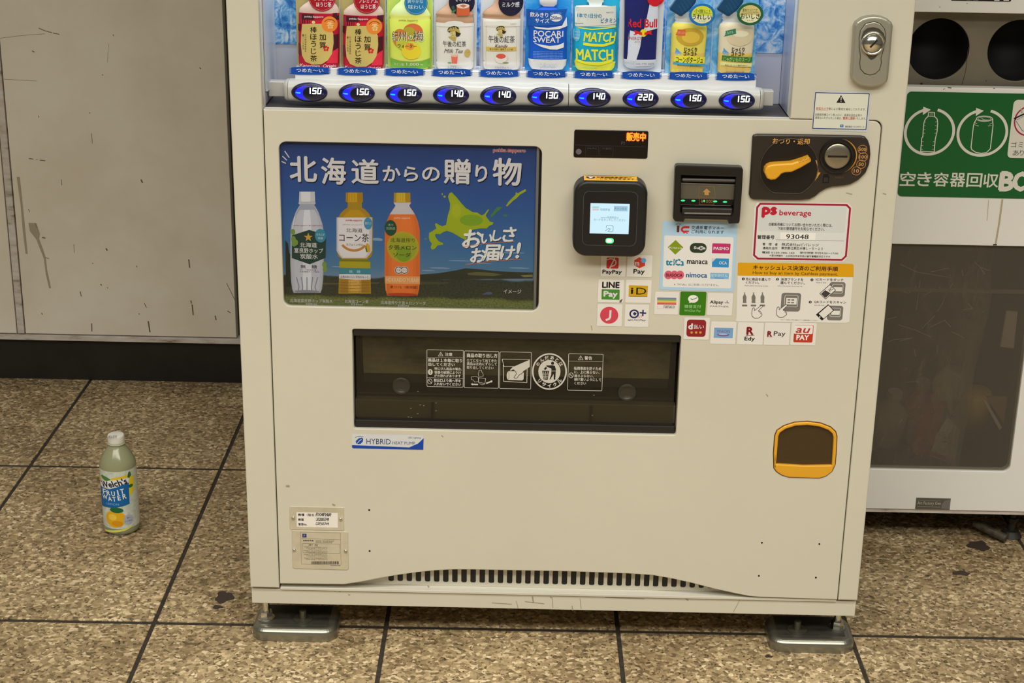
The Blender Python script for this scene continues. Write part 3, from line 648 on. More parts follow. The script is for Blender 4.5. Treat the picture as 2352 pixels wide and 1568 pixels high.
for y in (1260, 1284, 1310, 1336): s.line([(556, y), (640, y+6), (828, y)], 3, (112, 84, 24), 5)
# bottle 3: melon soda
s.poly(prof(1098, [(494, 68), (572, 70), (576, 74), (584, 72), (600, 58), (620, 68), (660, 98), (680, 108), (740, 134), (820, 150), (1250, 152), (1330, 142), (1376, 130)]), (204, 104, 44), 3)
shade(1098, [(690, 112), (740, 134), (820, 150), (1250, 152), (1330, 142), (1366, 132)], 680, 1366, (196, 94, 34), (222, 124, 54), 3.1); s.poly(prof(1094, [(494, 68), (574, 70)]), (160, 130, 28), 4); s.poly(prof(1086, [(494, 38), (574, 40)]), (194, 164, 44), 4.5); s.poly(prof(1098, [(578, 74), (586, 72), (604, 58), (622, 68), (680, 108)]), (186, 182, 174), 4)
for x in (1040, 1060, 1080, 1102, 1124, 1144): s.line([(x, 500), (x, 566)], 3, (150, 124, 24), 5)
s.ell(1103, 960, 138, 134, (168, 150, 40), 5, 36); s.ell(1103, 960, 118, 116, (150, 152, 40), 6, 36); s.ell(1110, 1020, 66, 66, (118, 144, 34), 7, 30)
s.text('pokka sapporo', 1097, 712, 136, 18, (222, 190, 160), 6, .02); s.ell(998, 796, 52, 68, (30, 70, 50), 6); s.text('香り', 998, 770, 44, 20, (150, 170, 120), 7); s.text('完熟感', 998, 800, 76, 26, (150, 170, 120), 7)
s.text('北海道搾り', 1100, 900, 210, 38, (40, 50, 26), 8); s.text('夕張メロン', 1100, 964, 238, 40, (40, 50, 26), 8, .01); s.text('ソーダ', 1096, 1026, 150, 36, (40, 50, 26), 8, .01)
s.ell(1066, 1158, 34, 34, WH, 6); s.ell(1116, 1158, 34, 34, WH, 6); s.ring(1066, 1158, 30, 30, 6, (40, 40, 34), 7); s.ring(1116, 1158, 30, 30, 6, (40, 40, 34), 7); s.rect(1044, 1148, 1140, 1168, WH, 8); s.text('夕張メロン', 1092, 1158, 88, 14, BK, 9)
s.rect(950, 1210, 1248, 1276, (208, 150, 90), 5); s.text('HOKKAIDO YUBARI', 1100, 1242, 280, 34, (226, 190, 140), 6); s.text('果汁1%（微炭酸）', 1112, 1304, 240, 24, (120, 44, 20), 6, .01)
s.ell(1098, 1366, 132, 14, (170, 60, 30), 5, 20); s.line([(958, 1210), (958, 1330)], 8, (222, 134, 70), 4)
s.build('poster_print', po)
GL = bpy.data.materials.new('clear_pane'); GL.use_nodes = True; nt = GL.node_tree; nt.nodes.remove(nt.nodes['Principled BSDF'])
tr = nt.nodes.new('ShaderNodeBsdfTransparent'); gl = nt.nodes.new('ShaderNodeBsdfGlossy'); gl.inputs['Roughness'].default_value = .04; mx = nt.nodes.new('ShaderNodeMixShader'); fr = nt.nodes.new('ShaderNodeFresnel'); fr.inputs[0].default_value = 1.18
nt.links.new(fr.outputs[0], mx.inputs[0]); nt.links.new(tr.outputs[0], mx.inputs[1]); nt.links.new(gl.outputs[0], mx.inputs[2]); nt.links.new(mx.outputs[0], nt.nodes['Material Output'].inputs[0]); tr.inputs[0].default_value = (.97, .97, .97, 1)
def pane(name, P, y, mat=None, t=.002): return plate(name, P, [], y, y+t, mat or GL, VM, 0.0, back=True)
pane('poster_pane', rrect(U(640, 520)[0], U(940, 716)[1], U(1243, 520)[0], U(940, 322)[1], 0), .0045, t=.0012)
pane('display_pane', rrect(.0482, .8965, .831, 1.719, 0), .0105, t=.0015)

# ------------------------------------------------------------------ dispensing slot
SM = bpy.data.materials.new('smoked_acrylic'); SM.use_nodes = True; nt = SM.node_tree; nt.nodes.remove(nt.nodes['Principled BSDF'])
tr = nt.nodes.new('ShaderNodeBsdfTransparent'); tr.inputs[0].default_value = (.82, .80, .72, 1); gl = nt.nodes.new('ShaderNodeBsdfPrincipled'); gl.inputs['Base Color'].default_value = (.05, .045, .035, 1); gl.inputs['Roughness'].default_value = .12
mx = nt.nodes.new('ShaderNodeMixShader'); mx.inputs[0].default_value = .25
nt.links.new(tr.outputs[0], mx.inputs[1]); nt.links.new(gl.outputs[0], mx.inputs[2]); nt.links.new(mx.outputs[0], nt.nodes['Material Output'].inputs[0])
sx0, sz0 = SLOT[0][0]-.004, min(p[1] for p in SLOT); sx0 = min(p[0] for p in SLOT); sx1 = max(p[0] for p in SLOT); sz1 = max(p[1] for p in SLOT)
INN = noisy('slot_interior_grime', [A(34, 31, 25), A(64, 58, 44), A(84, 76, 56)], 14, .6, 6)
bm = bmesh.new()
add_box(bm, sx0-.012, sx0-.001, .018, .15, sz0-.01, sz1+.01); add_box(bm, sx1+.001, sx1+.012, .018, .15, sz0-.01, sz1+.01)
add_box(bm, sx0-.012, sx1+.012, .018, .15, sz1+.001, sz1+.012); add_box(bm, sx0-.012, sx1+.012, .018, .15, sz0-.012, sz0-.001); add_box(bm, sx0-.012, sx1+.012, .15, .156, sz0-.012, sz1+.012)
bm_obj('slot_housing', bm, INN, VM)
CFM = noisy('chute_flap_mottle', [A(78, 70, 52), A(140, 130, 100), A(170, 160, 124)], 11, .6, 7, stretch=(1, 1, 2.2))  # mottled tones, lighter than the rest of the slot interior
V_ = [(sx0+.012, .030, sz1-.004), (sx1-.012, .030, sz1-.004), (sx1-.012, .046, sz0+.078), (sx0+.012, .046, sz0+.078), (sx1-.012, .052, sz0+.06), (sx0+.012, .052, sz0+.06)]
mesh('chute_flap', V_, [(0, 1, 2, 3), (3, 2, 4, 5)], [CFM, pm('chute_flap_edge', A(58, 54, 44), .5)], [0, 1], VM)
box('slot_shelf', sx0, sx1, .06, .15, sz0, sz0+.04, pm('slot_shelf_dark', A(26, 25, 22), .5), VM, .003)
box('slot_lip', sx0, sx1, .022, .04, sz0, sz0+.042, pm('slot_lip_brown', A(98, 86, 66), .45), VM, .002)
box('slot_front_edge', sx0+.001, sx1-.001, .006, .02, sz0, sz0+.0135, DARK, VM, .002)
for px in (990, 1355): box('slot_post', U(px, 945, .02)[0], U(px, 945, .02)[0]+.004, .016, .022, sz0+.012, sz0+.04, pm('slot_post', A(38, 34, 28), .5), VM)
fp = plate('slot_flap', rrect(sx0+.004, sz0+.0125, sx1-.005, sz1-.0125, .004), [], .009, .012, SM, VM, 0.0006, 1, back=True)
box('slot_top_bar', sx0+.001, sx1-.001, .004, .02, sz1-.0125, sz1, DARK, VM, .001)
for px, py in ((922, 885), (1440, 900)):
    x, z = U(px, py, .009)
    lathe('flap_boss', [(.0145, 0), (.0142, .0025), (.0125, .004), (.0105, .0035), (.0088, .0012), (.006, .0012), (.003, .002), (0.0001, .0022)], (x, .009, z), pm('flap_boss_clear', A(84, 78, 62), .15, alpha=.3), fp, axis='y')
s = Sheet(.0085, (1180-40, 765-15, 4)); s.rect(-65+70, 48, 205+70-10, 66, (104, 96, 78), 1); s.y = .0036; s.build('slot_handle_label', VM)
s = Sheet(.0088, (790, 740, 2.94)); dr = pm('water_drop', (.35, .34, .3), .08)
for x, y in ((500, 466), (515, 555), (540, 560), (622, 542), (452, 578), (622, 594), (498, 614), (436, 636), (455, 640), (1678, 626), (1688, 490)): s.ring(x, y, 5, 5, 2.2, dr, 1, 160, 380, 10)
s.build('water_drops', fp, kind='stuff')
PW = (190, 182, 160)
s = Sheet(.0086, (950, 790, 5.113))
def fr(a, b, c_, d): s.frame(a, b, c_, d, 5.5, PW, 1, 14)
W_ = PW; KK = (34, 31, 25)
fr(154, 68, 586, 505); s.line([(158, 158), (582, 162)], 3.5, W_); s.line([(152, 392), (578, 404)], 3.5, W_)
fr(594, 82, 1002, 518); fr(1010, 92, 1382, 528); fr(1812, 114, 2222, 548); s.line([(1816, 198), (2218, 206)], 3.5, W_)
for a, b in ((318, 120), (1962, 163)):
    s.line([(a, b-26), (a+28, b+20), (a-28, b+20)], 5, W_, 2, True); s.line([(a, b-10), (a, b+8)], 5, W_); s.ell(a, b+14, 2.5, 2.5, W_, 2, 8)
s.text('注意', 412, 120, 86, 40, W_, 2, .02); s.text('警告', 2052, 164, 88, 42, W_, 2, .02)
s.text('商品は１本毎に取り', 370, 190, 400, 42, W_, 2, .03); s.text('出してください', 328, 238, 310, 40, W_, 2, .03)
s.text('特にびん商品の場合、', 406, 290, 322, 32, W_, 2, .02); s.text('容器の破損によりけ', 400, 332, 310, 34, W_, 2, .02); s.text('がの恐れがあります', 398, 372, 310, 32, W_, 2, .02)
s.text('取出口より奥へ手を', 396, 428, 316, 36, W_, 2, .03); s.text('入れないでください', 396, 470, 318, 34, W_, 2, .03)
s.ell(196, 328, 28, 34, W_, 1); s.rect(191, 305, 201, 334, KK, 2); s.ell(196, 344, 5, 5, KK, 2, 10)
for a, b in ((192, 438), (1850, 366)): s.ring(a, b, 28, 32, 6, W_, 2); s.line([(a-16, b-18), (a+18, b+20)], 6, W_)
s.text('商品の取り出し方', 804, 134, 358, 46, W_, 2, .03); s.text('たてになって出てきた', 802, 192, 348, 36, W_, 2, .015); s.text('商品は左右にずらして', 802, 232, 350, 38, W_, 2, .015); s.text('取り出してください', 782, 276, 314, 36, W_, 2, .015)
s.text('転倒事故を防ぐため', 2044, 286, 318, 38, W_, 2, .02); s.text('に、上に乗らない、', 2036, 330, 296, 34, W_, 2, .02); s.text('揺さぶらない、', 2000, 374, 226, 34, W_, 2, .02); s.text('傾け置いようにして', 2044, 416, 318, 36, W_, 2, .02); s.text('ください', 1956, 460, 138, 32, W_, 2, .02)
# bottles and arrows
s.line([(768, 306), (798, 306), (800, 326), (816, 346), (818, 376), (762, 376), (758, 344), (768, 326)], 4, W_, 2, True)
s.line([(678, 384), (700, 384), (712, 380), (740, 380), (760, 394), (760, 440), (716, 444), (700, 420), (678, 416)], 4, W_, 2, True); s.line([(768, 394), (846, 404), (838, 462), (760, 448)], 5, W_, 2, True); s.line([(772, 462), (800, 478), (836, 470)], 4, W_)
s.poly([(672, 468), (692, 456), (692, 464), (756, 466), (756, 482), (692, 480), (692, 486)], W_); s.poly([(928, 432), (906, 422), (908, 432), (850, 452), (854, 468), (914, 446), (916, 454)], W_)
# hand taking a can
s.line([(1362, 178), (1040, 176), (1062, 262), (1180, 262)], 6, W_); s.line([(1052, 244), (1056, 436), (1330, 452), (1334, 270)], 7, W_)
s.poly([(1110, 318), (1280, 318), (1294, 340), (1292, 410), (1276, 426), (1106, 420), (1092, 396), (1092, 344)], W_, 3); s.ring(1106, 368, 17, 48, 4, KK, 4)
s.poly([(1364, 182), (1364, 266), (1300, 310), (1268, 350), (1236, 366), (1216, 404), (1184, 404), (1180, 390), (1206, 356), (1196, 322), (1170, 300), (1140, 320), (1132, 304), (1160, 272), (1230, 240)], W_, 5)
s.line([(1140, 316), (1170, 298), (1200, 322), (1206, 350), (1180, 388), (1190, 402), (1216, 396), (1240, 360), (1272, 344), (1300, 308)], 6, KK, 6)
# recycle disc
s.ring(1595, 322, 205, 215, 18, W_, 1, n=60); s.ell(1595, 322, 130, 136, W_, 1, 48)
for i, ch in enumerate('のんだあとは'):
    a = math.radians(148-i*23.2); s.text(ch, 1595+158*cos(a), 322-165*sin(a), None, 40 if ch != 'の' else 34, W_, 2, .03, rot=a-pi/2)
for i, ch in enumerate('リサイクル'):
    a = math.radians(222+i*24); s.text(ch, 1595+158*cos(a), 322-165*sin(a), None, 42, W_, 2, .04, rot=a+pi/2)
s.ell(1632, 224, 18, 18, KK, 3, 20); s.poly([(1556, 258), (1560, 250), (1632, 248), (1660, 256), (1672, 300), (1670, 312), (1618, 312), (1618, 286), (1580, 272)], KK, 3)
s.poly([(1618, 318), (1670, 318), (1664, 414), (1646, 418), (1644, 350), (1606, 414), (1596, 412), (1616, 360)], KK, 3); s.poly([(1552, 266), (1570, 280), (1546, 304), (1528, 290)], KK, 3)
s.poly([(1510, 312), (1590, 314), (1574, 420), (1526, 416)], KK, 3)
for k in range(3): s.line([(1528+k*22, 322), (1534+k*14, 412)], 5, W_, 4)
for k in range(2): s.line([(1514, 350+k*34), (1586, 350+k*34)], 5, W_, 4)
s.build('printed_instructions', fp)

# ------------------------------------------------------------------ change cup
zc = U(1850, 1065)[1]; CX = (U(1777, 1030)[0]+U(1922, 1030)[0])/2
RIM = pm('cup_dark_edge', A(70, 30, 12), .4)
Q = offset(CUPP if sarea(CUPP) > 0 else CUPP[::-1], .0008)
inner = offset(Q, .0052)
cut = [p for p in inner if p[1] > zc+.003]; xs = [p[0] for p in cut]; cut += [(min(xs)-.0004, zc-.001), (max(xs)+.0004, zc-.001), (CX, zc-.0028)]
bm0 = plate('cup_rim', Q, [cut_ for cut_ in [sorted(cut, key=lambda p: math.atan2(p[1]-(zc+.016), p[0]-CX))]], -.0025, .02, ORANGE, VM, .002, 3, label='orange rim and finger lip')
plate('cup_edge', offset(Q, -.0012), [Q], .0002, .02, RIM, VM, .0003, 1)
CUPM = bpy.data.materials.new('amber_smoked_acrylic'); CUPM.use_nodes = True; p = CUPM.node_tree.nodes['Principled BSDF']; p.inputs['Base Color'].default_value = (*A(72, 52, 26), 1); p.inputs['Roughness'].default_value = .22; p.inputs['Alpha'].default_value = .72
plate('cup_window', sorted([p for p in offset(Q, .004) if p[1] > zc+.003]+[(CX-.048, zc-.004), (CX+.048, zc-.004)], key=lambda p: math.atan2(p[1]-(zc+.016), p[0]-CX)), [], .003, .005, CUPM, VM, 0, back=True)
bm = bmesh.new(); add_box(bm, CX-.06, CX-.0545, .02, .075, .30, .42); add_box(bm, CX+.0545, CX+.06, .02, .075, .30, .42); add_box(bm, CX-.06, CX+.06, .075, .08, .30, .42); add_box(bm, CX-.06, CX+.06, .02, .075, .30, .325); add_box(bm, CX-.06, CX+.06, .02, .075, .415, .42)
bm_obj('cup_well', bm, pm('cup_well_brown', A(120, 84, 40), .5), VM)

# ------------------------------------------------------------------ coin unit
Z7 = (1690, 200, 3.733)
def ZP_(zoom, pts, y=0.0): return [U(zoom[0]+a/zoom[2], zoom[1]+b/zoom[2], y) for a, b in pts]
BRN = pm('coin_plate_brown', A(42, 34, 27), .36, bump=(300, .05))
CP = ZP_(Z7, [(140, 420), (150, 405), (180, 398), (600, 402), (1070, 412), (1104, 420), (1130, 450), (1146, 500), (1152, 570), (1140, 660), (1110, 730), (1050, 790), (980, 828), (920, 840), (820, 850), (770, 866), (720, 895), (680, 930), (630, 955), (560, 964), (350, 964), (150, 958), (122, 945), (110, 915), (118, 800), (130, 600)])
cu = plate('coin_unit', CP, [], -.0055, .0, BRN, VM, .0035, 4)
hx, hz = U(1690+455/3.733, 200+690/3.733, -.0055)
# round handle well with flat bottom
s = Sheet(-.0056, Z7)
wl_pts = [(hx+.0425*cos(a), max(hz+.0435*sin(a), hz-.0385)) for a in [2*pi*k/56 for k in range(56)]]
s.put([(x, z) for x, z in wl_pts], [list(range(56))], pm('handle_well', A(22, 19, 16), .3), 1)
OR = (198, 142, 64)
s.text('おつり・返却', 475, 464, 316, 50, OR, 2, .02)
s.ring(878, 592, 162, 150, 9, (190, 128, 40), 2, n=50)
for t, a, b in (('500', 1086, 533), ('100', 1092, 598), ('50', 1075, 661), ('10', 1034, 718)):
    s.ring(a, b, 41, 38, 5, (170, 118, 60), 2); s.text(t, a, b, 62 if len(t) == 3 else 44, 28, (180, 128, 66), 3, .03)
s.line([(688, 628), (702, 670), (704, 720), (700, 740)], 9, (190, 134, 50), 2); s.poly([(692, 728), (728, 732), (676, 808), (696, 760)], (190, 134, 50), 2)
s.text('RESET', 890, 775, 70, 14, (90, 70, 50), 2)
s.frame(745, 765, 800, 822, 8, (14, 12, 10), 2); s.rect(752, 746, 796, 772, (14, 12, 10), 2)
s.build('coin_unit_print', cu)
plate('well_rim', [(hx+(x-hx)*1.03, hz+(z-hz)*1.03) for x, z in wl_pts], [wl_pts], -.0068, -.004, pm('well_rim_brown', A(60, 54, 46), .3), cu, .0006, 2)
LV = ZP_(Z7, [(246, 735), (252, 700), (270, 678), (300, 664), (350, 658), (480, 650), (560, 626), (630, 600), (646, 622), (644, 640), (560, 690), (480, 728), (420, 732), (390, 744), (368, 770), (340, 792), (300, 796), (268, 782)], -.022)
lv = plate('return_lever', LV, [], -.024, -.006, ORANGE, cu, .003, 4, label='orange coin return lever')
s = Sheet(-.0242, Z7)
for k in range(9): s.line([(536+k*12, 622-k*2.6), (548+k*12, 648-k*3.6)], 3.5, (160, 104, 10), 1)
s.build('lever_ribs', lv, kind='stuff')
x, z = U(1690+870/3.733, 200+592/3.733, -.006)
plate('coin_slot_collar', ell(x, z, .0268, .0268), [ell(x, z, .0206, .0206)], -.0095, -.005, pm('slot_collar', A(24, 20, 16), .22), cu, .0026, 3)
lathe('coin_slot_plate', [(.0204, -.006), (.0202, .001), (.0175, .0028), (.011, .0036), (.0001, .0038)], (x, -.005, z), pm('coin_slot_steel', A(148, 138, 112), .28, .85, bump=(25, .6)), cu, axis='y')
box('coin_slot', x-.0145, x+.0145, -.0093, -.007, z-.0012, z+.0016, BLACK, cu)

# ------------------------------------------------------------------ bill acceptor
Z6 = (1290, 280, 4.9)
YB = -.016
bo = ZP_(Z6, [(1268, 495), (1276, 470), (1300, 460), (1990, 482), (2020, 490), (2030, 515), (2015, 780), (1992, 1090), (1980, 1112), (1870, 1118), (1855, 1075), (1380, 1062), (1362, 1098), (1270, 1090), (1246, 1060), (1258, 760)], 0)
bo2 = [(x, z) for x, z in bo]
wi = ZP_(Z6, [(1345, 590), (1955, 612), (1925, 1010), (1895, 1052), (1372, 1040), (1335, 1000)], -.01)
ba = plate('bill_acceptor', bo2, [wi], YB, 0.0, pm('bill_black', A(22, 20, 17), .3), VM, .0022, 3)
s = Sheet(-.001, Z6); s.poly([(1320, 570), (1990, 590), (1950, 1090), (1310, 1070)], pm('bill_inside', A(18, 17, 15), .4), 1)
s.build('bill_recess', ba)
s = Sheet(-.008, Z6)
box('bill_bar', U(*[1290+1345/4.9, 280+650/4.9])[0], U(1290+1955/4.9, 400, 0)[0], -.012, -.004, U(1622, 280+674/4.9, -.01)[1], U(1622, 280+636/4.9, -.01)[1], pm('bill_bar', A(66, 58, 50), .25), ba, .002)
bp = plate('bill_window', ZP_(Z6, [(1335, 690), (1970, 712), (1945, 935), (1330, 915)], -.006), [], -.0065, -.002, pm('bill_window_smoke', A(84, 76, 60), .3), ba, .0006, 2)
s = Sheet(-.0068, Z6); O2 = (138, 104, 52)
s.line([(1332, 686), (1970, 708)], 5, (150, 140, 120), 1); s.rect(1330, 868, 1940, 930, (16, 16, 12), 1)
s.line([(1552, 724), (1716, 730), (1728, 848), (1538, 842)], 3.5, O2, 2, True); s.poly([(1632, 748), (1678, 790), (1656, 792), (1656, 824), (1608, 822), (1608, 790), (1588, 788)], (176, 128, 66), 2)
s.frame(1548, 854, 1716, 930, 3, O2, 2); s.text('¥1000', 1634, 892, 132, 40, O2, 3)
GRL = glow((40, 235, 120), 1.5)
for a, b, q in ((1365, 884, 0), (1483, 886, 0), (1604, 888, 0), (1728, 893, 0), (1838, 899, 0)): s.ell(a, b, 24 if a != 1604 else 10, 10, GRL, 4, 14)
s.line([(1335, 932), (1905, 942)], 4, (120, 110, 90), 3); s.build('bill_window_print', bp)
box('bill_tray', U(1290+1345/4.9, 480)[0], U(1290+1915/4.9, 480)[0], -.013, -.002, U(1622, 280+1058/4.9, -.01)[1], U(1622, 280+962/4.9, -.01)[1], pm('bill_tray', A(36, 33, 29), .35), ba, .002)
box('bill_tray_edge', U(1290+1372/4.9, 480)[0], U(1290+1896/4.9, 480)[0], -.0155, -.012, U(1622, 280+1040/4.9, -.014)[1], U(1622, 280+1022/4.9, -.014)[1], pm('tray_edge', A(112, 104, 88), .25, .3), ba, .001)

# ------------------------------------------------------------------ sales display
x0, z1 = U(1290+138/4.9, 280+240/4.9); x1, _ = U(1290+972/4.9, 330); zt = U(1402, 280+92/4.9)[1]; zb = U(1402, 280+404/4.9)[1]
sd = plate('status_display', rrect(x0, zb, x1, zt, .003), [], -.0012, .001, pm('display_black_gloss', (0.006, .005, .005), .12), VM, .0006, 2)
s = Sheet(-.0013, Z6); s.text('販売中', 838, 168, 212, 92, glow((255, 150, 20), 1.6), 3, .03); s.text('販売中', 838, 168, 216, 96, glow((200, 30, 0), .9), 2, .09)
s.text('円', 690, 240, 38, 34, (74, 70, 68), 2); s.line([(155, 258), (935, 282)], 2.5, (66, 62, 60), 2); s.ell(192, 334, 32, 32, (92, 90, 88), 2)
s.frame(268, 276, 415, 380, 2.5, (48, 46, 44), 2); s.frame(430, 282, 580, 384, 2.5, (48, 46, 44), 2); s.text('お札中止', 342, 296, 108, 20, (70, 68, 66), 2); s.text('つり銭切れ', 508, 300, 116, 20, (70, 68, 66), 2)
s.build('status_display_print', sd)

# ------------------------------------------------------------------ card reader
def RR(zoom, a, b, c_, d, y, r): 
    p = U(zoom[0]+a/zoom[2], zoom[1]+(b+d)/2/zoom[2], y); q = U(zoom[0]+c_/zoom[2], zoom[1]+(b+d)/2/zoom[2], y); t = U(zoom[0]+(a+c_)/2/zoom[2], zoom[1]+b/zoom[2], y); v = U(zoom[0]+(a+c_)/2/zoom[2], zoom[1]+d/zoom[2], y)
    return rrect(p[0], v[1], q[0], t[1], r, 9)
YR = -.034
rb = plate('card_reader', RR(Z6, 132, 665, 958, 1522, YR, .021), [], YR, 0.0, pm('reader_black', A(20, 19, 18), .45), VM, .006, 5)
s = Sheet(YR-.0002, Z6)
P = RR(Z6, 238, 780, 850, 1392, YR, .009); s.put(P, [list(range(len(P)))], (70, 70, 70), 1); P = RR(Z6, 243, 785, 845, 1387, YR, .0085); s.put(P, [list(range(len(P)))], pm('reader_glass', (.006, .007, .012), .1), 2)
s.build('reader_face', rb)
s = Sheet(YR-.0006, Z6); SCN = glow((205, 238, 252), 1.0)
s.rect(320, 918, 760, 1258, SCN, 1, 4); tx = pm('screen_text', (.05, .16, .22), .5, emis=.35, ecol=(.18, .35, .45)); bt = pm('screen_button', (.1, .2, .3), .5, emis=.6, ecol=(.42, .66, .85))
s.rect(588, 946, 742, 1004, bt, 2); s.text('キャンセル', 664, 974, 136, 26, tx, 3, .01); s.rect(346, 950, 420, 966, pm('screen_green', (.1, .2, .2), .5, emis=.7, ecol=(.4, .75, .6)), 2); s.rect(346, 972, 420, 996, pm('screen_pink', (.1, .2, .2), .5, emis=.7, ecol=(.85, .6, .75)), 2)
s.text('残高照会', 490, 986, 112, 28, tx, 2); s.text('nanaco残高照会は', 540, 1074, 200, 26, tx, 2); s.text('カードをタッチしてください', 542, 1102, 364, 28, tx, 2)
s.line([(500, 1190), (506, 1166), (570, 1164), (580, 1176), (578, 1224), (570, 1234), (550, 1236)], 5, tx, 2); s.line([(490, 1226), (530, 1196), (548, 1204), (520, 1232), (548, 1234)], 5, tx, 2)
s.build('reader_screen', rb)
s = Sheet(YR-.0006, Z6); s.rect(494, 1306, 586, 1366, glow((60, 255, 120), 1.6), 1, 26); s.rect(504, 1316, 570, 1356, glow((200, 255, 210), 2.2), 2, 20); s.build('reader_lamp', rb)
# yellow label that wraps the top edge of the reader
OY = (232, 166, 40); s = Sheet(-.02, Z6, T=lambda a, b: ((U(1290+a/4.9, 280+600/4.9, -.018)[0]), (b-574)/96.0), mapf=lambda u, v, o: (u, -.006-.0265*v, U(1402, 280+662/4.9, YR)[1]+.0006+o) )
zt_ = U(1402, 280+665/4.9, YR)[1]
def topmap(u, v, o): return (u, -.005-.029*min(1, v)*1.0, zt_+.0003+o*1.2) if v < .8 else (u, -.005-.029*.8-(v-.8)*.029*.9, zt_+.0003+o*1.2-((v-.8)*5)**2*.0012)
s = Sheet(-.02, Z6, T=lambda a, b: (U(1290+a/4.9, 280+620/4.9, -.02)[0], (b-574)/96.0), mapf=topmap, maxe=.004, gap=.00012)
s.rect(252, 572, 852, 664, OY, 1, 0)
s.ell(328, 608, 52, 26, (40, 30, 20), 2, 24); s.poly([(292, 594), (366, 596), (328, 628)], (235, 230, 220), 3)
s.text('音が鳴るまで', 592, 602, 316, 26, (60, 40, 20), 2, .02); s.text('しっかりタッチ！', 616, 632, 366, 26, (60, 40, 20), 2, .02)
s.build('touch_label', rb)

# ------------------------------------------------------------------ lock
Z4 = (1820, 0, 4.42)
YL = -.012
lp = plate('lock_escutcheon', ZP_(Z4, [(622, 250), (640, 215), (700, 175), (760, 158), (830, 152), (900, 160), (960, 185), (1005, 222), (1018, 260), (970, 790), (955, 830), (900, 864), (840, 880), (780, 884), (700, 872), (640, 846), (604, 810), (590, 770)], -.006), [], YL, 0.0, SATIN, VM, .005, 5)
s = Sheet(YL-.0001, Z4); oc = [(830, 218), (890, 238), (935, 290), (950, 350), (942, 430), (918, 530), (900, 590), (905, 640), (885, 710), (840, 750), (785, 762), (730, 745), (690, 700), (682, 640), (690, 570), (678, 480), (676, 390), (690, 310), (740, 240)]
s.line(oc, 5, (40, 38, 32), 1, True)
s.build('lock_groove', lp)
plate('lock_insert', offset(ZP_(Z4, oc, YL)[::-1], .0005), [], YL-.0012, YL, SATIN, lp, .001, 2)
s = Sheet(YL-.0014, Z4); s.poly([(820, 275), (880, 290), (930, 340), (945, 400), (930, 450), (900, 510), (840, 590), (800, 610), (775, 590), (730, 520), (700, 450), (700, 380), (720, 320), (760, 285)], pm('lock_shadow_steel', A(96, 92, 76), .3, .7), 1)
s.build('lock_dish', lp)
x, z = U(1820+818/4.42, 440/4.42, YL-.004)
lathe('lock_collar', [(.0172, -.002), (.0172, .004), (.0158, .0052), (.0145, .0052), (.0135, .003), (.0125, .003), (.0118, .006), (.0001, .0062)], (x, YL-.001, z), CHROME, lp, axis='y')
bm = bmesh.new(); add_box(bm, -.0072, .0072, -.0004, .0004, -.0013, .0013)
bmesh.ops.rotate(bm, verts=bm.verts, matrix=Matrix.Rotation(-math.radians(50), 3, 'Y'), cent=(0, 0, 0)); bmesh.ops.translate(bm, verts=bm.verts, vec=(x+.0005, YL-.0074, z)); bm_obj('keyhole', bm, BLACK, lp)

# ------------------------------------------------------------------ stickers
STK = A(214, 206, 186); STKM = pm('sticker_white_vinyl', STK, .35)
NS = [0]
def sticker(sh, name, label=None, kind=None):
    o = sh.build(name, VM, **({'label': label} if label else {})); return o
SY = -.0003
Z8 = (1360, 490, 5.058)
def st(x0, y0, x1, y1, c=STKM, z=Z8, r=12):
    s = Sheet(SY, z); s.rect(x0, y0, x1, y1, (170, 160, 138), 0.3, r+1); s.rect(x0+1.5, y0+1.5, x1-1.5, y1-1.5, c, 1, r); return s
BKT = (22, 18, 16)
# PayPay
s = st(98, 480, 392, 735); s.rect(168, 512, 308, 640, (190, 48, 40), 2, 16); s.line([(262, 520), (204, 640)], 12, WH, 3); s.ring(212, 570, 72, 50, 12, WH, 3, -90, 90); s.line([(168, 540), (215, 524)], 10, WH, 3)
s.text('PayPay', 232, 684, 222, 56, BKT, 3, .03); sticker(s, 'payment_sticker', 'white square sticker with a red P symbol')
# m Pay
s = st(404, 480, 700, 740); s.poly([(550, 508), (616, 545), (616, 606), (550, 636), (490, 604), (490, 545)], (200, 56, 40), 2); s.ell(598, 546, 30, 28, (90, 160, 200), 3, 24); s.text('m', 522, 586, 46, 40, WH, 4, .02)
s.text('Pay', 546, 680, 130, 66, BKT, 3, .025); sticker(s, 'payment_sticker', 'white square sticker with a red hexagon mark')
# LINE Pay
s = st(68, 765, 370, 1035); s.text('LINE', 218, 830, 196, 66, BKT, 3, .04); s.poly([(112, 878), (320, 884), (318, 1004), (108, 998)], (66, 126, 40), 2); s.text('Pay', 215, 944, 156, 80, WH, 3, .05)
s.poly([(320, 1010), (356, 990), (340, 1030), (318, 1036)], (90, 84, 74), 4); sticker(s, 'payment_sticker', 'white square sticker with a green Pay block')
# iD
s = st(388, 768, 690, 1040); s.poly([(428, 832), (650, 840), (642, 968), (424, 962)], (190, 146, 20), 2); s.text('i', 464, 898, 22, 66, BKT, 3, .03); s.text('D', 572, 902, 118, 78, BKT, 3, .0); s.line([(428, 962), (640, 966)], 4, BKT, 3); sticker(s, 'payment_sticker', 'white square sticker with a mustard yellow block')
# J coin
s = st(58, 1050, 350, 1312); s.ell(198, 1182, 106, 98, (196, 62, 72), 2, 44); s.line([(214, 1128), (210, 1200), (196, 1226), (164, 1236)], 24, WH, 3); sticker(s, 'payment_sticker', 'white square sticker with a pink disc and white J')
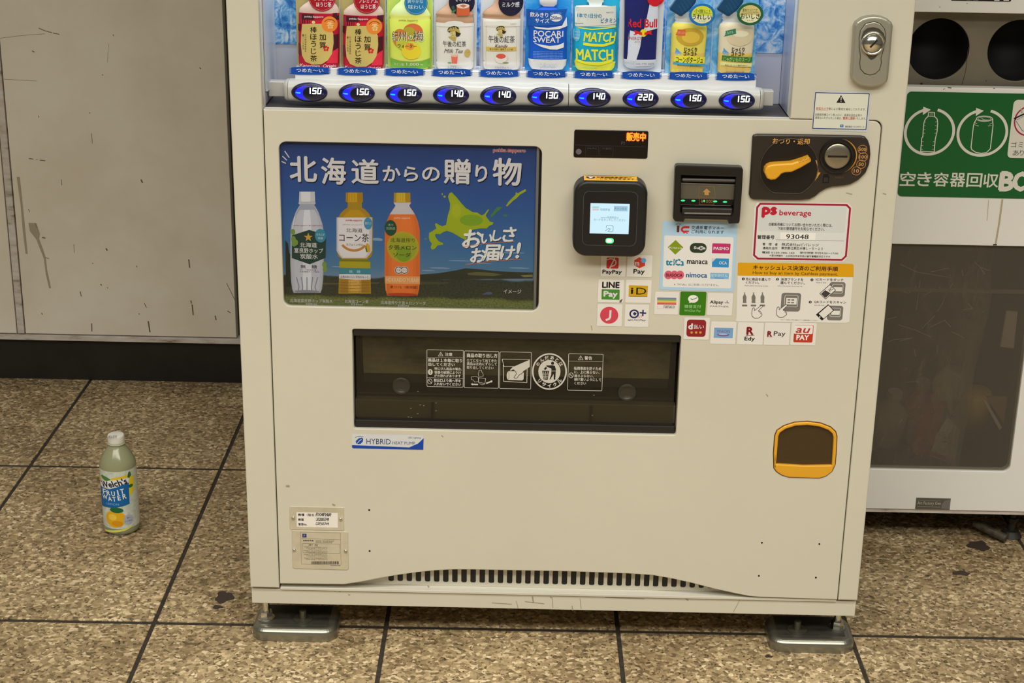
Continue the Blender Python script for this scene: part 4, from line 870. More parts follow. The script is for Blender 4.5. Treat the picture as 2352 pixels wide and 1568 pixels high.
# QUICPay
s = st(378, 1054, 660, 1318); s.ring(488, 1166, 56, 52, 19, (34, 38, 80), 2); s.rect(478, 1148, 512, 1180, (34, 38, 80), 3, 0, -.6); s.line([(556, 1152), (624, 1158)], 17, (34, 38, 80), 3); s.line([(592, 1122), (588, 1188)], 17, (34, 38, 80), 3)
s.text('QUICPay', 518, 1240, 212, 24, (50, 46, 60), 3, .01, shear=.5)
for a in (530, 548, 566): s.line([(a, 1216), (a+12, 1186)], 4, (190, 80, 60), 3)
sticker(s, 'payment_sticker', 'white square sticker with a navy Q and plus')
# IC transport sheet
s = Sheet(SY, Z8); s.poly([(820, 84), (1688, 100), (1684, 200), (1650, 880), (1640, 908), (790, 886), (778, 870)], (164, 190, 200), 1); LBL = (214, 208, 190); s.poly([(850, 256), (1630, 276), (1644, 290), (1614, 860), (1600, 872), (830, 852), (820, 838), (838, 268)], LBL, 2)
s.rect(984, 144, 1014, 218, (96, 44, 34), 3, 2); s.line([(974, 126), (1002, 114), (1030, 126), (1002, 138)], 3, (60, 60, 60), 3, True); s.ring(1078, 186, 48, 38, 24, (196, 40, 40), 3, 60, 300); s.rect(1080, 148, 1130, 172, (196, 40, 40), 3); s.rect(1080, 198, 1126, 216, (196, 40, 40), 3)
s.ell(1068, 226, 9, 8, (196, 40, 40), 3, 12); s.ell(1102, 228, 9, 8, (196, 40, 40), 3, 12)
s.text('交通系電子マネー', 1342, 166, 378, 42, BKT, 3, .01); s.text('ご利用になれます', 1342, 214, 376, 40, BKT, 3, .01)
s.poly([(970, 308), (1060, 394), (966, 478), (878, 392)], (122, 136, 22), 3); s.text('Kitaca', 970, 398, 150, 22, (220, 224, 200), 4)
s.rect(1134, 344, 1330, 458, (40, 52, 32), 3, 57); s.ell(1268, 402, 28, 26, WH, 4, 20); s.text('Suica', 1250, 398, 136, 30, WH, 5, .04); s.text('ic', 1270, 400, 30, 30, (40, 52, 32), 6, .04)
s.rect(1394, 348, 1606, 464, (178, 46, 92), 3, 8); s.text('PASMO', 1500, 407, 176, 32, WH, 4, .04)
s.text('tolCa', 962, 566, 204, 72, (30, 120, 136), 3, .05); s.ell(934, 578, 14, 16, LBL, 4, 14); s.ell(1030, 578, 14, 14, LBL, 4, 14); s.text('IC', 968, 556, 60, 56, WH, 4, .01)
s.text('manaca', 1222, 566, 240, 42, BKT, 3, .02); s.poly([(1392, 520), (1590, 524), (1586, 628), (1392, 622)], (40, 130, 176), 3); s.poly([(1392, 520), (1440, 521), (1396, 566)], (200, 190, 170), 4); s.text('OCA', 1520, 574, 90, 34, WH, 4, .02)
for a in (886, 954, 1020): s.ell(a, 714, 48, 50, (200, 86, 100), 3, 24)
s.text('SUGOCA', 954, 716, 190, 32, (90, 26, 30), 4, .04); s.text('nimoca', 1214, 716, 242, 54, (50, 90, 130), 3, .03)
s.poly([(1372, 690), (1590, 694), (1586, 762), (1372, 760)], (116, 166, 190), 3); s.text('はやかけん', 1478, 718, 196, 34, (200, 214, 214), 4, .01); s.line([(1424, 748), (1530, 752)], 5, (50, 90, 130), 4)
s.text('※「PiTaPa」はご利用いただけません。', 1212, 828, 526, 28, (90, 84, 72), 3); sticker(s, 'transit_card_sticker', 'pale blue sheet of transit card marks')
# nanaco
s = st(724, 908, 1008, 1176)
for k, c in enumerate(((110, 120, 140), (120, 150, 90), (200, 186, 90), (210, 140, 70), (186, 80, 80))): s.rect(756, 978+16*k, 978, 995+16*k, c, 2)
s.line([(756, 1058), (756, 1104), (960, 1106)], 1.5, (150, 140, 120), 2); s.text('nanaco', 896, 1084, 128, 30, BKT, 3, .0); sticker(s, 'payment_sticker', 'white square sticker with rainbow stripes')
# WeChat
s = Sheet(SY, Z8); s.rect(1020, 908, 1322, 1184, (52, 110, 12), 1, 16); s.ell(1174, 992, 60, 45, (222, 216, 200), 2, 32); s.poly([(1130, 1016), (1126, 1042), (1160, 1032)], (222, 216, 200), 2); s.line([(1146, 988), (1162, 1002), (1220, 978)], 8, (52, 110, 12), 3)
s.text('微信支付', 1168, 1080, 194, 38, (150, 190, 120), 2, .01); s.text('WeChat Pay', 1166, 1132, 192, 34, (150, 190, 120), 2, .0); sticker(s, 'payment_sticker', 'green square sticker with a tick in a bubble')
# Alipay
s = st(1338, 920, 1634, 1186); s.text('Alipay', 1446, 1034, 152, 46, BKT, 3, .03); s.line([(1540, 1038), (1560, 1038)], 7, (60, 60, 110), 3); s.line([(1568, 1012), (1568, 1038), (1590, 1040)], 7, (40, 40, 60), 3); s.text('PARTNER', 1480, 1080, 216, 18, (90, 84, 76), 3, .0); sticker(s, 'payment_sticker', 'white square sticker with black name and small plus')
# d払い
s = st(1064, 1205, 1364, 1466); s.rect(1098, 1234, 1322, 1432, (134, 30, 32), 2, 36); s.text('d', 1143, 1310, 44, 62, WH, 3, .06); s.text('払い', 1240, 1314, 116, 50, WH, 3, .02)
for a in (1156, 1208, 1258): s.ell(a, 1382, 15, 14, (196, 140, 50), 3, 18)
sticker(s, 'payment_sticker', 'white square sticker with a dark red rounded block')
# WAON
s = st(1376, 1252, 1672, 1518); s.rect(1416, 1328, 1636, 1446, (112, 150, 176), 2, 2); s.text('WAON', 1524, 1368, 152, 34, (110, 70, 120), 3, .0); s.ell(1522, 1408, 70, 18, (110, 80, 120), 3); s.ell(1522, 1402, 54, 10, (160, 176, 190), 4); sticker(s, 'payment_sticker', 'white square sticker with a blue grey block')
# R Edy, R Pay, au PAY
Z9 = (1680, 590, 7.127)
s = st(96, 1068, 524, 1436, z=Z9, r=18); s.text('R', 306, 1208, 102, 118, (120, 14, 26), 3, .05); s.line([(240, 1284), (370, 1282)], 9, (120, 14, 26), 3); s.text('Edy', 298, 1344, 166, 76, BKT, 3, .03); sticker(s, 'payment_sticker', 'white square sticker with red R over black letters')
s = st(536, 1072, 956, 1444, z=Z9, r=18); s.text('R', 626, 1256, 68, 80, (120, 14, 26), 3, .05); s.line([(582, 1306), (668, 1308)], 7, (120, 14, 26), 3); s.text('Pay', 788, 1264, 190, 96, (60, 44, 40), 3, .01); sticker(s, 'payment_sticker', 'white square sticker with red R beside thin Pay')
s = st(972, 1072, 1388, 1446, z=Z9, r=18); s.rect(1022, 1114, 1336, 1398, (178, 54, 30), 2, 22); s.rect(1026, 1118, 1332, 1258, (220, 208, 190), 3, 20); s.text('au', 1168, 1202, 212, 74, (168, 42, 30), 4, .02, shear=.35); s.text('PAY', 1166, 1316, 198, 78, (226, 214, 196), 4, .04); sticker(s, 'payment_sticker', 'white square sticker with orange lower half')
# cashless guide
s = Sheet(SY, Z9); s.poly([(100, 300), (80, 1000), (66, 1040), (90, 1056), (1880, 1078), (1930, 1062), (1990, 330)], STKM, 1)
s.poly([(122, 92), (1970, 112), (2000, 130), (1996, 328), (104, 304), (108, 104)], (206, 146, 10), 2); s.text('キャッシュレス決済のご利用手順', 1050, 182, 1388, 78, (50, 14, 10), 3, .02); s.text('How to buy an item by Cashless payment.', 1044, 274, 1392, 62, (90, 62, 20), 3, .01)
for t, a, b in (('1', 194, 358), ('2', 754, 364), ('3', 1318, 374), ('3', 1290, 738)): s.ell(a, b, 24, 23, BKT, 2, 20); s.text(t, a, b, None, 26, STKM, 3, .02)
for t, a, b, w_, h in (('先に商品を選んで', 436, 364, 404, 50), ('ください。', 344, 418, 220, 42), ('決済ブランドを', 992, 368, 368, 48), ('選んでください。', 1000, 424, 398, 46), ('ICカードをタッチ', 1608, 372, 454, 42), ('QRコードをスキャン', 1616, 740, 526, 44)): s.text(t, a, b, w_, h, BKT, 3, .015)
for t, a, b, w_ in (('Push a button to choose an item.', 412, 470, 388), ('Select the payment brand you use.', 962, 478, 408), ('Touch IC card.', 1466, 418, 170), ('Scan QR code.', 1442, 790, 166)): s.text(t, a, b, w_, 20, (60, 54, 46), 3)
GB = (112, 106, 92)
for a, w0 in ((216, 30), (362, 32), (508, 32)):
    s.poly([(a-8, 578), (a+8, 578), (a+8, 606), (a+w0, 650), (a+w0, 690), (a+w0-4, 700), (a+w0, 754), (a-w0, 752), (a-w0+4, 700), (a-w0, 690), (a-w0, 650), (a-8, 606)], GB, 2); s.rect(a-46, 778, a+44, 808, GB, 2, 14)
def hand(dx, dy):
    P = [(500, 790), (514, 806), (440, 880), (470, 890), (486, 910), (500, 934), (496, 962), (440, 1000), (380, 1002), (340, 970), (332, 920), (346, 838), (368, 828), (380, 850), (376, 878), (480, 796)]
    P = [(a+dx, b+dy) for a, b in P]; s.poly(P, STKM, 4); s.line(P, 8, (40, 36, 30), 5, True)
    s.line([(444+dx, 884+dy), (466+dx, 912+dy)], 6, (40, 36, 30), 5); s.line([(462+dx, 906+dy), (488+dx, 936+dy)], 6, (40, 36, 30), 5)
def term(x0, y0, x1, y1):
    s.rect(x0, y0, x1, y1, GB, 2, 46); w_ = x1-x0; s.frame(x0+w_*.17, y0+36, x1-w_*.13, y1-(y1-y0)*.24, 7, STKM, 3, 30); s.rect(x0+w_*.26, y0+84, x1-w_*.2, y1-(y1-y0)*.38, STKM, 3, 4)
term(812, 586, 1132, 892)
for a, b in ((942, 700), (1004, 702), (938, 744), (1000, 746)): s.rect(a-24, b-11, a+24, b+11, GB, 5, 8)
hand(0, 0); hand(404, -16)
term(1600, 408, 1862, 652); term(1568, 796, 1824, 1038)
s.poly([(1610, 446), (1712, 540), (1540, 692), (1440, 596)], BKT, 4); s.poly([(1610, 458), (1700, 540), (1540, 680), (1452, 596)], STKM, 5); s.poly([(1534, 540), (1626, 594), (1536, 668), (1466, 602)], (60, 54, 48), 6); s.text('IC', 1626, 528, 66, 46, BKT, 6, .02, rot=.75)
s.poly([(1584, 772), (1682, 872), (1482, 1040), (1382, 942)], BKT, 4); s.poly([(1586, 790), (1664, 872), (1508, 1006), (1428, 928)], STKM, 5); s.ell(1446, 980, 12, 12, STKM, 6, 14)
s.text('※ QRコード決済をご利用の場合はアプリの画面を提示してください。', 1104, 1032, 620, 18, (60, 54, 46), 3); sticker(s, 'cashless_guide_sticker', 'yellow topped sheet on how to pay')
# operator sticker
s = Sheet(SY, Z7); s.poly([(180, 988), (960, 992), (998, 1030), (958, 1460), (920, 1498), (170, 1484), (136, 1450), (158, 1040)], (206, 202, 184), 1)
s.line([(210, 1000), (950, 1010), (980, 1040), (944, 1448), (910, 1480), (190, 1470), (156, 1440), (184, 1030)], 17, (152, 22, 44), 2, True)
s.poly([(205, 1014), (940, 1024), (950, 1034), (934, 1240), (920, 1250), (200, 1230), (188, 1218)], (196, 194, 178), 2)
s.text('ps', 288, 1074, 116, 82, (176, 24, 40), 3, .07); s.text('beverage', 510, 1084, 272, 62, (170, 30, 44), 3, .02)
s.text('自動販売機についてお問い合わせいただく際には、', 556, 1180, 544, 28, BKT, 3, .01); s.text('下記の管理番号をお知らせください。', 560, 1214, 400, 28, BKT, 3, .01)
s.rect(380, 1248, 684, 1308, (226, 218, 198), 3); s.text('管理番号', 258, 1286, 146, 34, BKT, 3, .02); s.text('93048', 528, 1282, 192, 40, BKT, 4, .01); s.line([(340, 1308), (926, 1318)], 2, (90, 84, 72), 4)
s.text('管　理　者', 294, 1346, 130, 22, BKT, 3, .01); s.text('株式会社psビバレッジ', 552, 1352, 318, 28, BKT, 3, .01); s.text('連絡先住所', 294, 1380, 128, 22, BKT, 3, .01); s.text('東京都江東区木場１－５－２５', 568, 1382, 356, 24, BKT, 3, .01)
s.text('電話 0120-386-140', 364, 1418, 278, 18, BKT, 3, .01); s.text('受付時間 平日9:00〜17:00', 714, 1422, 330, 18, BKT, 3, .01); s.text('＊受付時間外・土日祝日年末年始は留守番電話対応です＊', 548, 1448, 520, 18, BKT, 3, .01)
sticker(s, 'operator_sticker', 'white sticker framed in dark red with a number')
# warning sticker
s = Sheet(SY, Z4); s.poly([(238, 914), (786, 926), (804, 944), (768, 1322), (748, 1342), (208, 1324), (194, 1304), (224, 930)], (184, 184, 168), 1)
s.line([(236, 940), (780, 952), (746, 1314), (206, 1302)], 8, (30, 44, 96), 3, True); s.poly([(240, 944), (776, 956), (743, 1310), (210, 1298)], (204, 200, 172), 2)
s.poly([(494, 964), (540, 1046), (446, 1042)], (34, 28, 24), 3); s.rect(490, 984, 499, 1016, (204, 200, 172), 4); s.ell(494, 1028, 5, 5, (204, 200, 172), 4, 10)
RD = (178, 40, 34); s.text('防犯カメラ', 303, 1101, 120, 24, RD, 3, .01); s.line([(243, 1115), (362, 1118)], 2.5, RD, 3); s.text('等による警戒を強化しております。', 556, 1107, 380, 26, BKT, 3, .0)
s.text('自動販売機コイン投入口に、紙屑を詰める等の', 470, 1166, 474, 26, BKT, 3, .0); s.text('悪質ないたずらをした場合、', 366, 1197, 268, 24, BKT, 3); s.text('警察に通報', 572, 1198, 118, 24, RD, 3, .01); s.text('いたします。', 690, 1202, 116, 22, BKT, 3); s.line([(512, 1210), (632, 1214)], 2.5, RD, 3); s.line([(522, 1178), (660, 1182)], 2, BKT, 3)
s.rect(484, 1264, 518, 1290, (44, 84, 150), 3); s.rect(492, 1272, 510, 1282, (150, 180, 210), 4); s.text('株式会社メトロコマース', 632, 1286, 192, 20, BKT, 3, .01); sticker(s, 'warning_sticker', 'white warning sticker framed in navy')
# heat pump badge
s = Sheet(SY, (790, 740, 2.94)); s.poly([(55, 752), (532, 762), (538, 768), (536, 860), (60, 850), (52, 842)], (196, 194, 182), 1); s.poly([(55, 828), (440, 844), (500, 818), (538, 782), (536, 860), (60, 850), (54, 842)], (20, 62, 140), 2)
s.poly([(80, 800), (100, 782), (122, 778), (130, 786), (128, 804), (112, 820), (94, 822), (82, 816)], (24, 70, 140), 3); s.line([(90, 816), (104, 800), (118, 790)], 4, (196, 194, 182), 4); s.line([(76, 778), (92, 770), (112, 768), (132, 774)], 3, (60, 60, 66), 3)
s.text('HYBRID', 234, 804, 164, 36, (52, 62, 100), 3, .0); s.text('HEAT PUMP', 404, 815, 152, 20, (52, 62, 100), 3, .0); s.text('LED Lighting', 476, 780, 84, 14, (60, 60, 66), 3); sticker(s, 'heat_pump_badge', 'silver and blue badge under the slot')
# rating plates
ZN = (560, 1130, 4.2375); PL = noisy('aged_plate_cream', [A(176, 162, 128), A(192, 178, 144)], 30, .4)
def zpl(P, y): return ZP_(ZN, P, y)
r1 = plate('rating_plate', zpl([(456, 136), (966, 146), (974, 152), (976, 372), (460, 362), (448, 350), (446, 146)], 0), [], -.0012, 0, PL, VM, .0005, 1, label='upper cream rating plate')
s = Sheet(-.0013, ZN); s.poly([(512, 194), (914, 202), (916, 346), (516, 336)], (222, 212, 190), 1)
for t, a, b, w_, h in (('機種（型名）', 612, 220, 172, 26), (':F33G48F3H8AP', 776, 218, 150, 32), ('機番', 556, 266, 58, 24), (':302005749', 766, 264, 128, 32), ('管理No.', 574, 312, 86, 26), (':23FJ05749', 764, 310, 130, 32)): s.text(t, a, b, w_, h, BKT, 2, .02)
s.build('rating_print', r1)
r2 = plate('rating_plate', zpl([(468, 368), (1000, 382), (1014, 390), (1020, 740), (1006, 754), (490, 740), (474, 724)], 0), [], -.0012, 0, PL, VM, .0005, 1, label='lower cream rating plate with barcode')
s = Sheet(-.0013, ZN); G1 = (110, 98, 76); s.frame(556, 392, 944, 704, 2, G1, 1); s.rect(570, 404, 610, 440, (34, 50, 100), 2); s.text('F', 590, 422, None, 20, (180, 180, 170), 3); s.line([(558, 450), (944, 462)], 2, G1)
s.text('自動販売機', 628, 470, 100, 14, (60, 50, 40), 2, .01); s.text('MODEL F33G48F3H8AP', 790, 474, 180, 12, G1, 2); s.text('SERIAL 302005749', 780, 488, 160, 12, G1, 2); s.frame(574, 500, 934, 592, 2, G1, 2); s.text('JET', 652, 514, 44, 18, BKT, 2); s.text('PSE', 706, 516, 30, 18, BKT, 2)
for k in range(11): s.text(('定格電圧 100V 定格周波数 50/60Hz', '定格消費電力 冷却 加熱 W', '冷媒 R744 kg 圧力 MPa')[k % 3], 700+10*(k % 3), 534+12.2*k, 230-(k % 3)*22, 8, G1, 2)
x = 656; rnd = random.Random(4)
while x < 926: w_ = rnd.choice((2, 3, 5)); s.rect(x, 672, x+w_, 700, (50, 42, 32), 2); x += w_+rnd.choice((2, 3, 4))
s.text('302005749', 890, 713, 96, 10, (60, 50, 40), 2); s.build('rating_print', r2)
for a, b, par in ((482, 246, r1), (945, 258, r1), (491, 557, r2), (993, 568, r2)):
    x, z = U(560+a/4.2375, 1130+b/4.2375, 0); lathe('screw', [(.0029, -.001), (.0029, .0012), (.002, .0024), (.0001, .0028)], (x, -.001, z), CHROME, par, 14, 'y')
# faint marks on the lower panel
s = Sheet(SY, (0, 0, 1)); gm = pm('panel_grime', A(150, 138, 112), .6)
for q, wd in (([(658, 1116), (664, 1116)], 5), ([(764, 1158), (769, 1160)], 4), ([(1014, 1000), (1018, 1003)], 2), ([(1358, 748), (1360, 758)], 1.5)): s.line(q, wd, gm, 1)
for q in (((1944, 443), (1957, 446)), ((1760, 905), (1764, 910)), ((2028, 444), (2035, 446))): s.line(q, 2, gm, 1)
s.build('scuff_marks', VM, kind='stuff')

# ================================================================== drink samples in the window
PYD = .068
def sample(label, zoom, build, x0, x1, z0=None, group='drink samples in the window'):
    """one dummy drink: backing card or holder plus domed printed relief"""
    a = U(zoom[0]+x0/zoom[2], 120, PYD)[0]; b = U(zoom[0]+x1/zoom[2], 120, PYD)[0]; cx = (a+b)/2
    t = thing('drink_sample', (cx, PYD+.01, .9466), label, 'drink sample', group)
    build(t, zoom, cx, (b-a)/2); return t
def body(t, zoom, cx, hw, P, mats, h=.011, y=PYD, name='bottle_relief'):
    """relief from a silhouette in zoom pixels: rows (y, left, right, mat index)"""
    V = []; F = []; M = []; n = 16; a = 1.0
    rows = []
    for (py, l, r, m) in P:
        zl = U(zoom[0]+l/zoom[2], zoom[1]+py/zoom[2], y); zr = U(zoom[0]+r/zoom[2], zoom[1]+py/zoom[2], y); rows.append((zl[0], zr[0], (zl[1]+zr[1])/2, m))
    for (xl, xr, z, m) in rows:
        c = (xl+xr)/2; w_ = (xr-xl)/2; z = max(z, .9467)
        for k in range(n+1):
            q = -cos(pi*k/n); V.append((c+w_*q, y-h*min(1, w_/hw)*sqrt(max(0, 1-q*q)), z))
    for i in range(len(rows)-1):
        for k in range(n): F.append((i*(n+1)+k, i*(n+1)+k+1, (i+1)*(n+1)+k+1, (i+1)*(n+1)+k)); M.append(rows[i+1][3])
    b0 = len(V)
    for (xl, xr, z, m) in rows: V.append((xl, y+.004, max(z, .9467))); V.append((xr, y+.004, max(z, .9467)))
    for i in range(len(rows)-1): F.append((b0+2*i, b0+2*i+1, b0+2*i+3, b0+2*i+2)); M.append(rows[i+1][3])
    ms = [ink(c, True) if not isinstance(c, bpy.types.Material) else c for c in mats]
    return mesh(name, V, F, ms, M, t, True)
def card(t, zoom, x0, x1, c, ztop=1.085, mat=None):
    a = U(zoom[0]+x0/zoom[2], 120, PYD)[0]; b = U(zoom[0]+x1/zoom[2], 120, PYD)[0]
    return plate('backing_card', rrect(a, .9467, b, ztop, .003), [], PYD+.0045, PYD+.006, mat or ink(c, True), t, .0003, 1, back=True)
def dsheet(zoom, cx, hw, h=.011): return Sheet(PYD, zoom, gap=.0001, dome=(cx, hw*1.01, h+.0004), disp=True, maxe=.0035)
D1 = (580, 0, 5.6); W2 = (238, 238, 240)
RED = (178, 22, 50); MAR = (72, 18, 34); GOLD = (196, 176, 104)
def hojicha(dx, dy):
    def f(t, z, cx, hw):
        card(t, z, 568+dx, 1137+dx, (172, 160, 104))
        body(t, z, cx, hw, [(-330, 800+dx, 930+dx, 0), (-250, 795+dx, 935+dx, 0), (-240, 800+dx, 930+dx, 1), (-120, 790+dx, 940+dx, 1), (0+dy, 752+dx, 1010+dx, 1), (60+dy, 660+dx, 1080+dx, 1), (110+dy, 604+dx, 1112+dx, 1), (160+dy, 596+dx, 1116+dx, 1), (175+dy, 596+dx, 1118+dx, 2), (215+dy, 612+dx, 1108+dx, 2), (260+dy, 600+dx, 1112+dx, 2), (320+dy, 592+dx, 1118+dx, 2), (800+dy, 596+dx, 1112+dx, 2), (850+dy, 610+dx, 1098+dx, 2), (880+dy, 630+dx, 1080+dx, 2)], [(140, 30, 40), (196, 172, 160), RED])
        s = dsheet(z, cx, hw)
        def X(p): return [(a+dx, b+dy) for a, b in p]
        s.poly(X([(640, 170), (800, 170), (800, 296), (640, 290)]), MAR, 1); s.poly(X([(600, 176), (640, 172), (640, 290), (600, 270)]), (150, 34, 60), 1); s.poly(X([(592, 300), (630, 300), (620, 400), (590, 380)]), MAR, 1)
        s.poly(X([(1040, 160), (1112, 160), (1112, 250), (1040, 240)]), MAR, 1); s.poly(X([(1050, 440), (1110, 430), (1108, 620), (1050, 640)]), MAR, 1); s.poly(X([(594, 540), (640, 560), (640, 700), (596, 690)]), (110, 30, 50), 1)
        s.poly(X([(640, 240), (1110, 250), (1110, 300), (640, 296)]), (196, 30, 52), 1); s.poly(X([(1040, 650), (1106, 610), (1100, 800), (960, 800)]), (214, 44, 70), 1)
        s.poly(X([(648, 300), (760, 292), (900, 292), (1000, 330), (1046, 420), (1052, 540), (1030, 680), (980, 760), (900, 810), (780, 814), (690, 780), (644, 700), (630, 560), (636, 420)]), GOLD, 2)
        s.ell(797+dx, 272+dy, 22, 20, (214, 196, 140), 3, 16)
        s.ell(905+dx, -30+dy, 168, 162, (160, 14, 34), 4, 36); s.ring(905+dx, -30+dy, 158, 150, 4, (206, 120, 120), 5); s.text('ほうじ茶', 928+dx, 45+dy, 190, 62, W2, 5, .01); s.text('プレミアム', 925+dx, -30+dy, 240, 52, W2, 5, .01)
        s.text('pokka Sapporo', 802+dx, 204+dy, 242, 30, W2, 3, .015)
        s.ell(1000+dx, 300+dy, 100, 102, (226, 128, 50), 3, 30); s.text('香', 1010+dx, 310+dy, 84, 88, (246, 214, 150), 4); s.ring(1004+dx, 310+dy, 80, 78, 8, (110, 60, 20), 4, 30, 150)
        s.vtext('棒ほうじ茶', 798+dx, 322+dy, 780+dy, 84, (34, 26, 18), 4, .01); s.vtext('加賀', 914+dx, 412+dy, 610+dy, 80, (34, 26, 18), 4, .01)
        for k in range(5): s.ell(958+26*sin(k*1.257)+dx, 608-24*cos(k*1.257)+dy, 15, 14, (198, 30, 46), 5, 12)
        s.vtext('石川県加賀産棒茶', 692+dx, 425+dy, 660+dy, 22, (90, 74, 40), 4); s.vtext('一〇〇％使用', 660+dx, 425+dy, 630+dy, 20, (110, 94, 50), 4)
        s.text('Kanazawa. Origin', 850+dx, 836+dy, 460, 52, (255, 214, 220), 4, .0, shear=.25)
        s.build('printed_label', t)
    return f
sample('red and gold roasted tea sample, leftmost in the lit window', D1, hojicha(0, 0), 590, 1120)
sample('red and gold roasted tea sample, second from left in the window', D1, hojicha(572, 28), 1162, 1692)
def ume(t, z, cx, hw):
    card(t, z, 1730, 2318, (178, 212, 92), mat=noisy('ume_card_green', [B(160, 205, 90), B(222, 226, 110)], 14, .4))
    body(t, z, cx, hw, [(-300, 1950, 2090, 0), (-230, 1945, 2095, 0), (-220, 1950, 2090, 1), (-60, 1930, 2120, 1), (20, 1900, 2150, 1), (80, 1830, 2220, 1), (130, 1790, 2260, 1), (180, 1766, 2286, 1), (200, 1764, 2290, 2), (235, 1776, 2278, 2), (250, 1764, 2290, 2), (500, 1766, 2290, 3), (740, 1770, 2290, 3), (800, 1776, 2284, 4), (880, 1800, 2258, 4)], [(210, 190, 90), (196, 212, 150), (214, 224, 110), (204, 228, 92), (234, 232, 116)])
    s = dsheet(z, cx, hw)
    s.poly([(1776, 735), (1900, 765), (2060, 778), (2180, 770), (2288, 740), (2286, 850), (2180, 868), (1900, 866), (1784, 850)], (112, 168, 62), 1)
    s.ell(2070, 400, 128, 112, (206, 108, 60), 2, 34); s.ell(2020, 420, 90, 90, (170, 160, 50), 3, 28); s.ell(1908, 480, 100, 122, (200, 120, 56), 4, 32); s.ell(1930, 540, 76, 84, (190, 190, 62), 5, 28); s.ell(2050, 640, 124, 108, (232, 200, 50), 6, 34); s.ell(2030, 580, 60, 46, (220, 150, 60), 7, 24)
    s.text('pokka Sapporo', 2010, 250, 242, 28, (150, 130, 40), 3, .01)
    for ch, a, b, w_, h in (('紀', 1840, 450, 84, 116), ('州', 1938, 452, 96, 120), ('の', 2034, 460, 60, 62), ('梅', 2140, 452, 132, 130)): s.text(ch, a+4, b+4, w_, h, (240, 236, 190), 8, .03); s.text(ch, a, b, w_, h, (34, 38, 24), 9, .0)
    s.text('ウォーター', 1996, 576, 244, 50, (40, 50, 24), 9, .01); s.text('クエン酸', 1890, 812, 130, 36, (236, 240, 200), 3); s.text('1,000', 2066, 812, 156, 44, (240, 240, 200), 3, .01); s.text('mg', 2180, 820, 30, 20, (240, 240, 200), 3)
    s.ell(2108, 30, 148, 146, (30, 112, 164), 4, 36); s.ring(2108, 30, 136, 134, 4, (120, 180, 210), 5); s.text('味わい', 2108, 78, 190, 60, (190, 220, 232), 5); s.text('爽やかな', 2100, 6, 200, 46, (190, 220, 232), 5)
    s.build('printed_label', t)
sample('yellow green plum water sample with blue round seal', D1, ume, 1764, 2292)
D2 = (980, 0, 5.6)
MILK = (176, 140, 112); LABW = (226, 218, 212)
def emblem(s, a, b, k):
    O = (176, 158, 84); D = (46, 42, 28)
    s.ell(a-4*k, b-22*k, 62*k, 34*k, D, 3, 24, .2); s.poly([(a-70*k, b+2*k), (a-40*k, b-40*k), (a+20*k, b-50*k), (a+60*k, b-20*k), (a+70*k, b+20*k), (a+20*k, b-6*k), (a-30*k, b-8*k)], O, 4)
    s.poly([(a-36*k, b), (a+20*k, b-6*k), (a+24*k, b+30*k), (a+4*k, b+60*k), (a-20*k, b+50*k), (a-34*k, b+26*k)], (200, 184, 120), 5)
    s.poly([(a+22*k, b-8*k), (a+80*k, b+20*k), (a+60*k, b+50*k), (a+30*k, b+56*k), (a+20*k, b+30*k)], D, 4); s.poly([(a-60*k, b+56*k), (a-10*k, b+48*k), (a+30*k, b+62*k), (a+24*k, b+100*k), (a+4*k, b+104*k), (a-30*k, b+78*k)], O, 4)
    for q in range(4): s.line([(a-50*k+q*28*k, b-58*k+abs(q-2)*6*k), (a-36*k+q*26*k, b-30*k)], 6*k, D, 6)
    s.line([(a-24*k, b+14*k), (a-10*k, b+16*k)], 4*k, D, 6); s.line([(a-16*k, b+38*k), (a, b+40*k)], 4*k, D, 6)
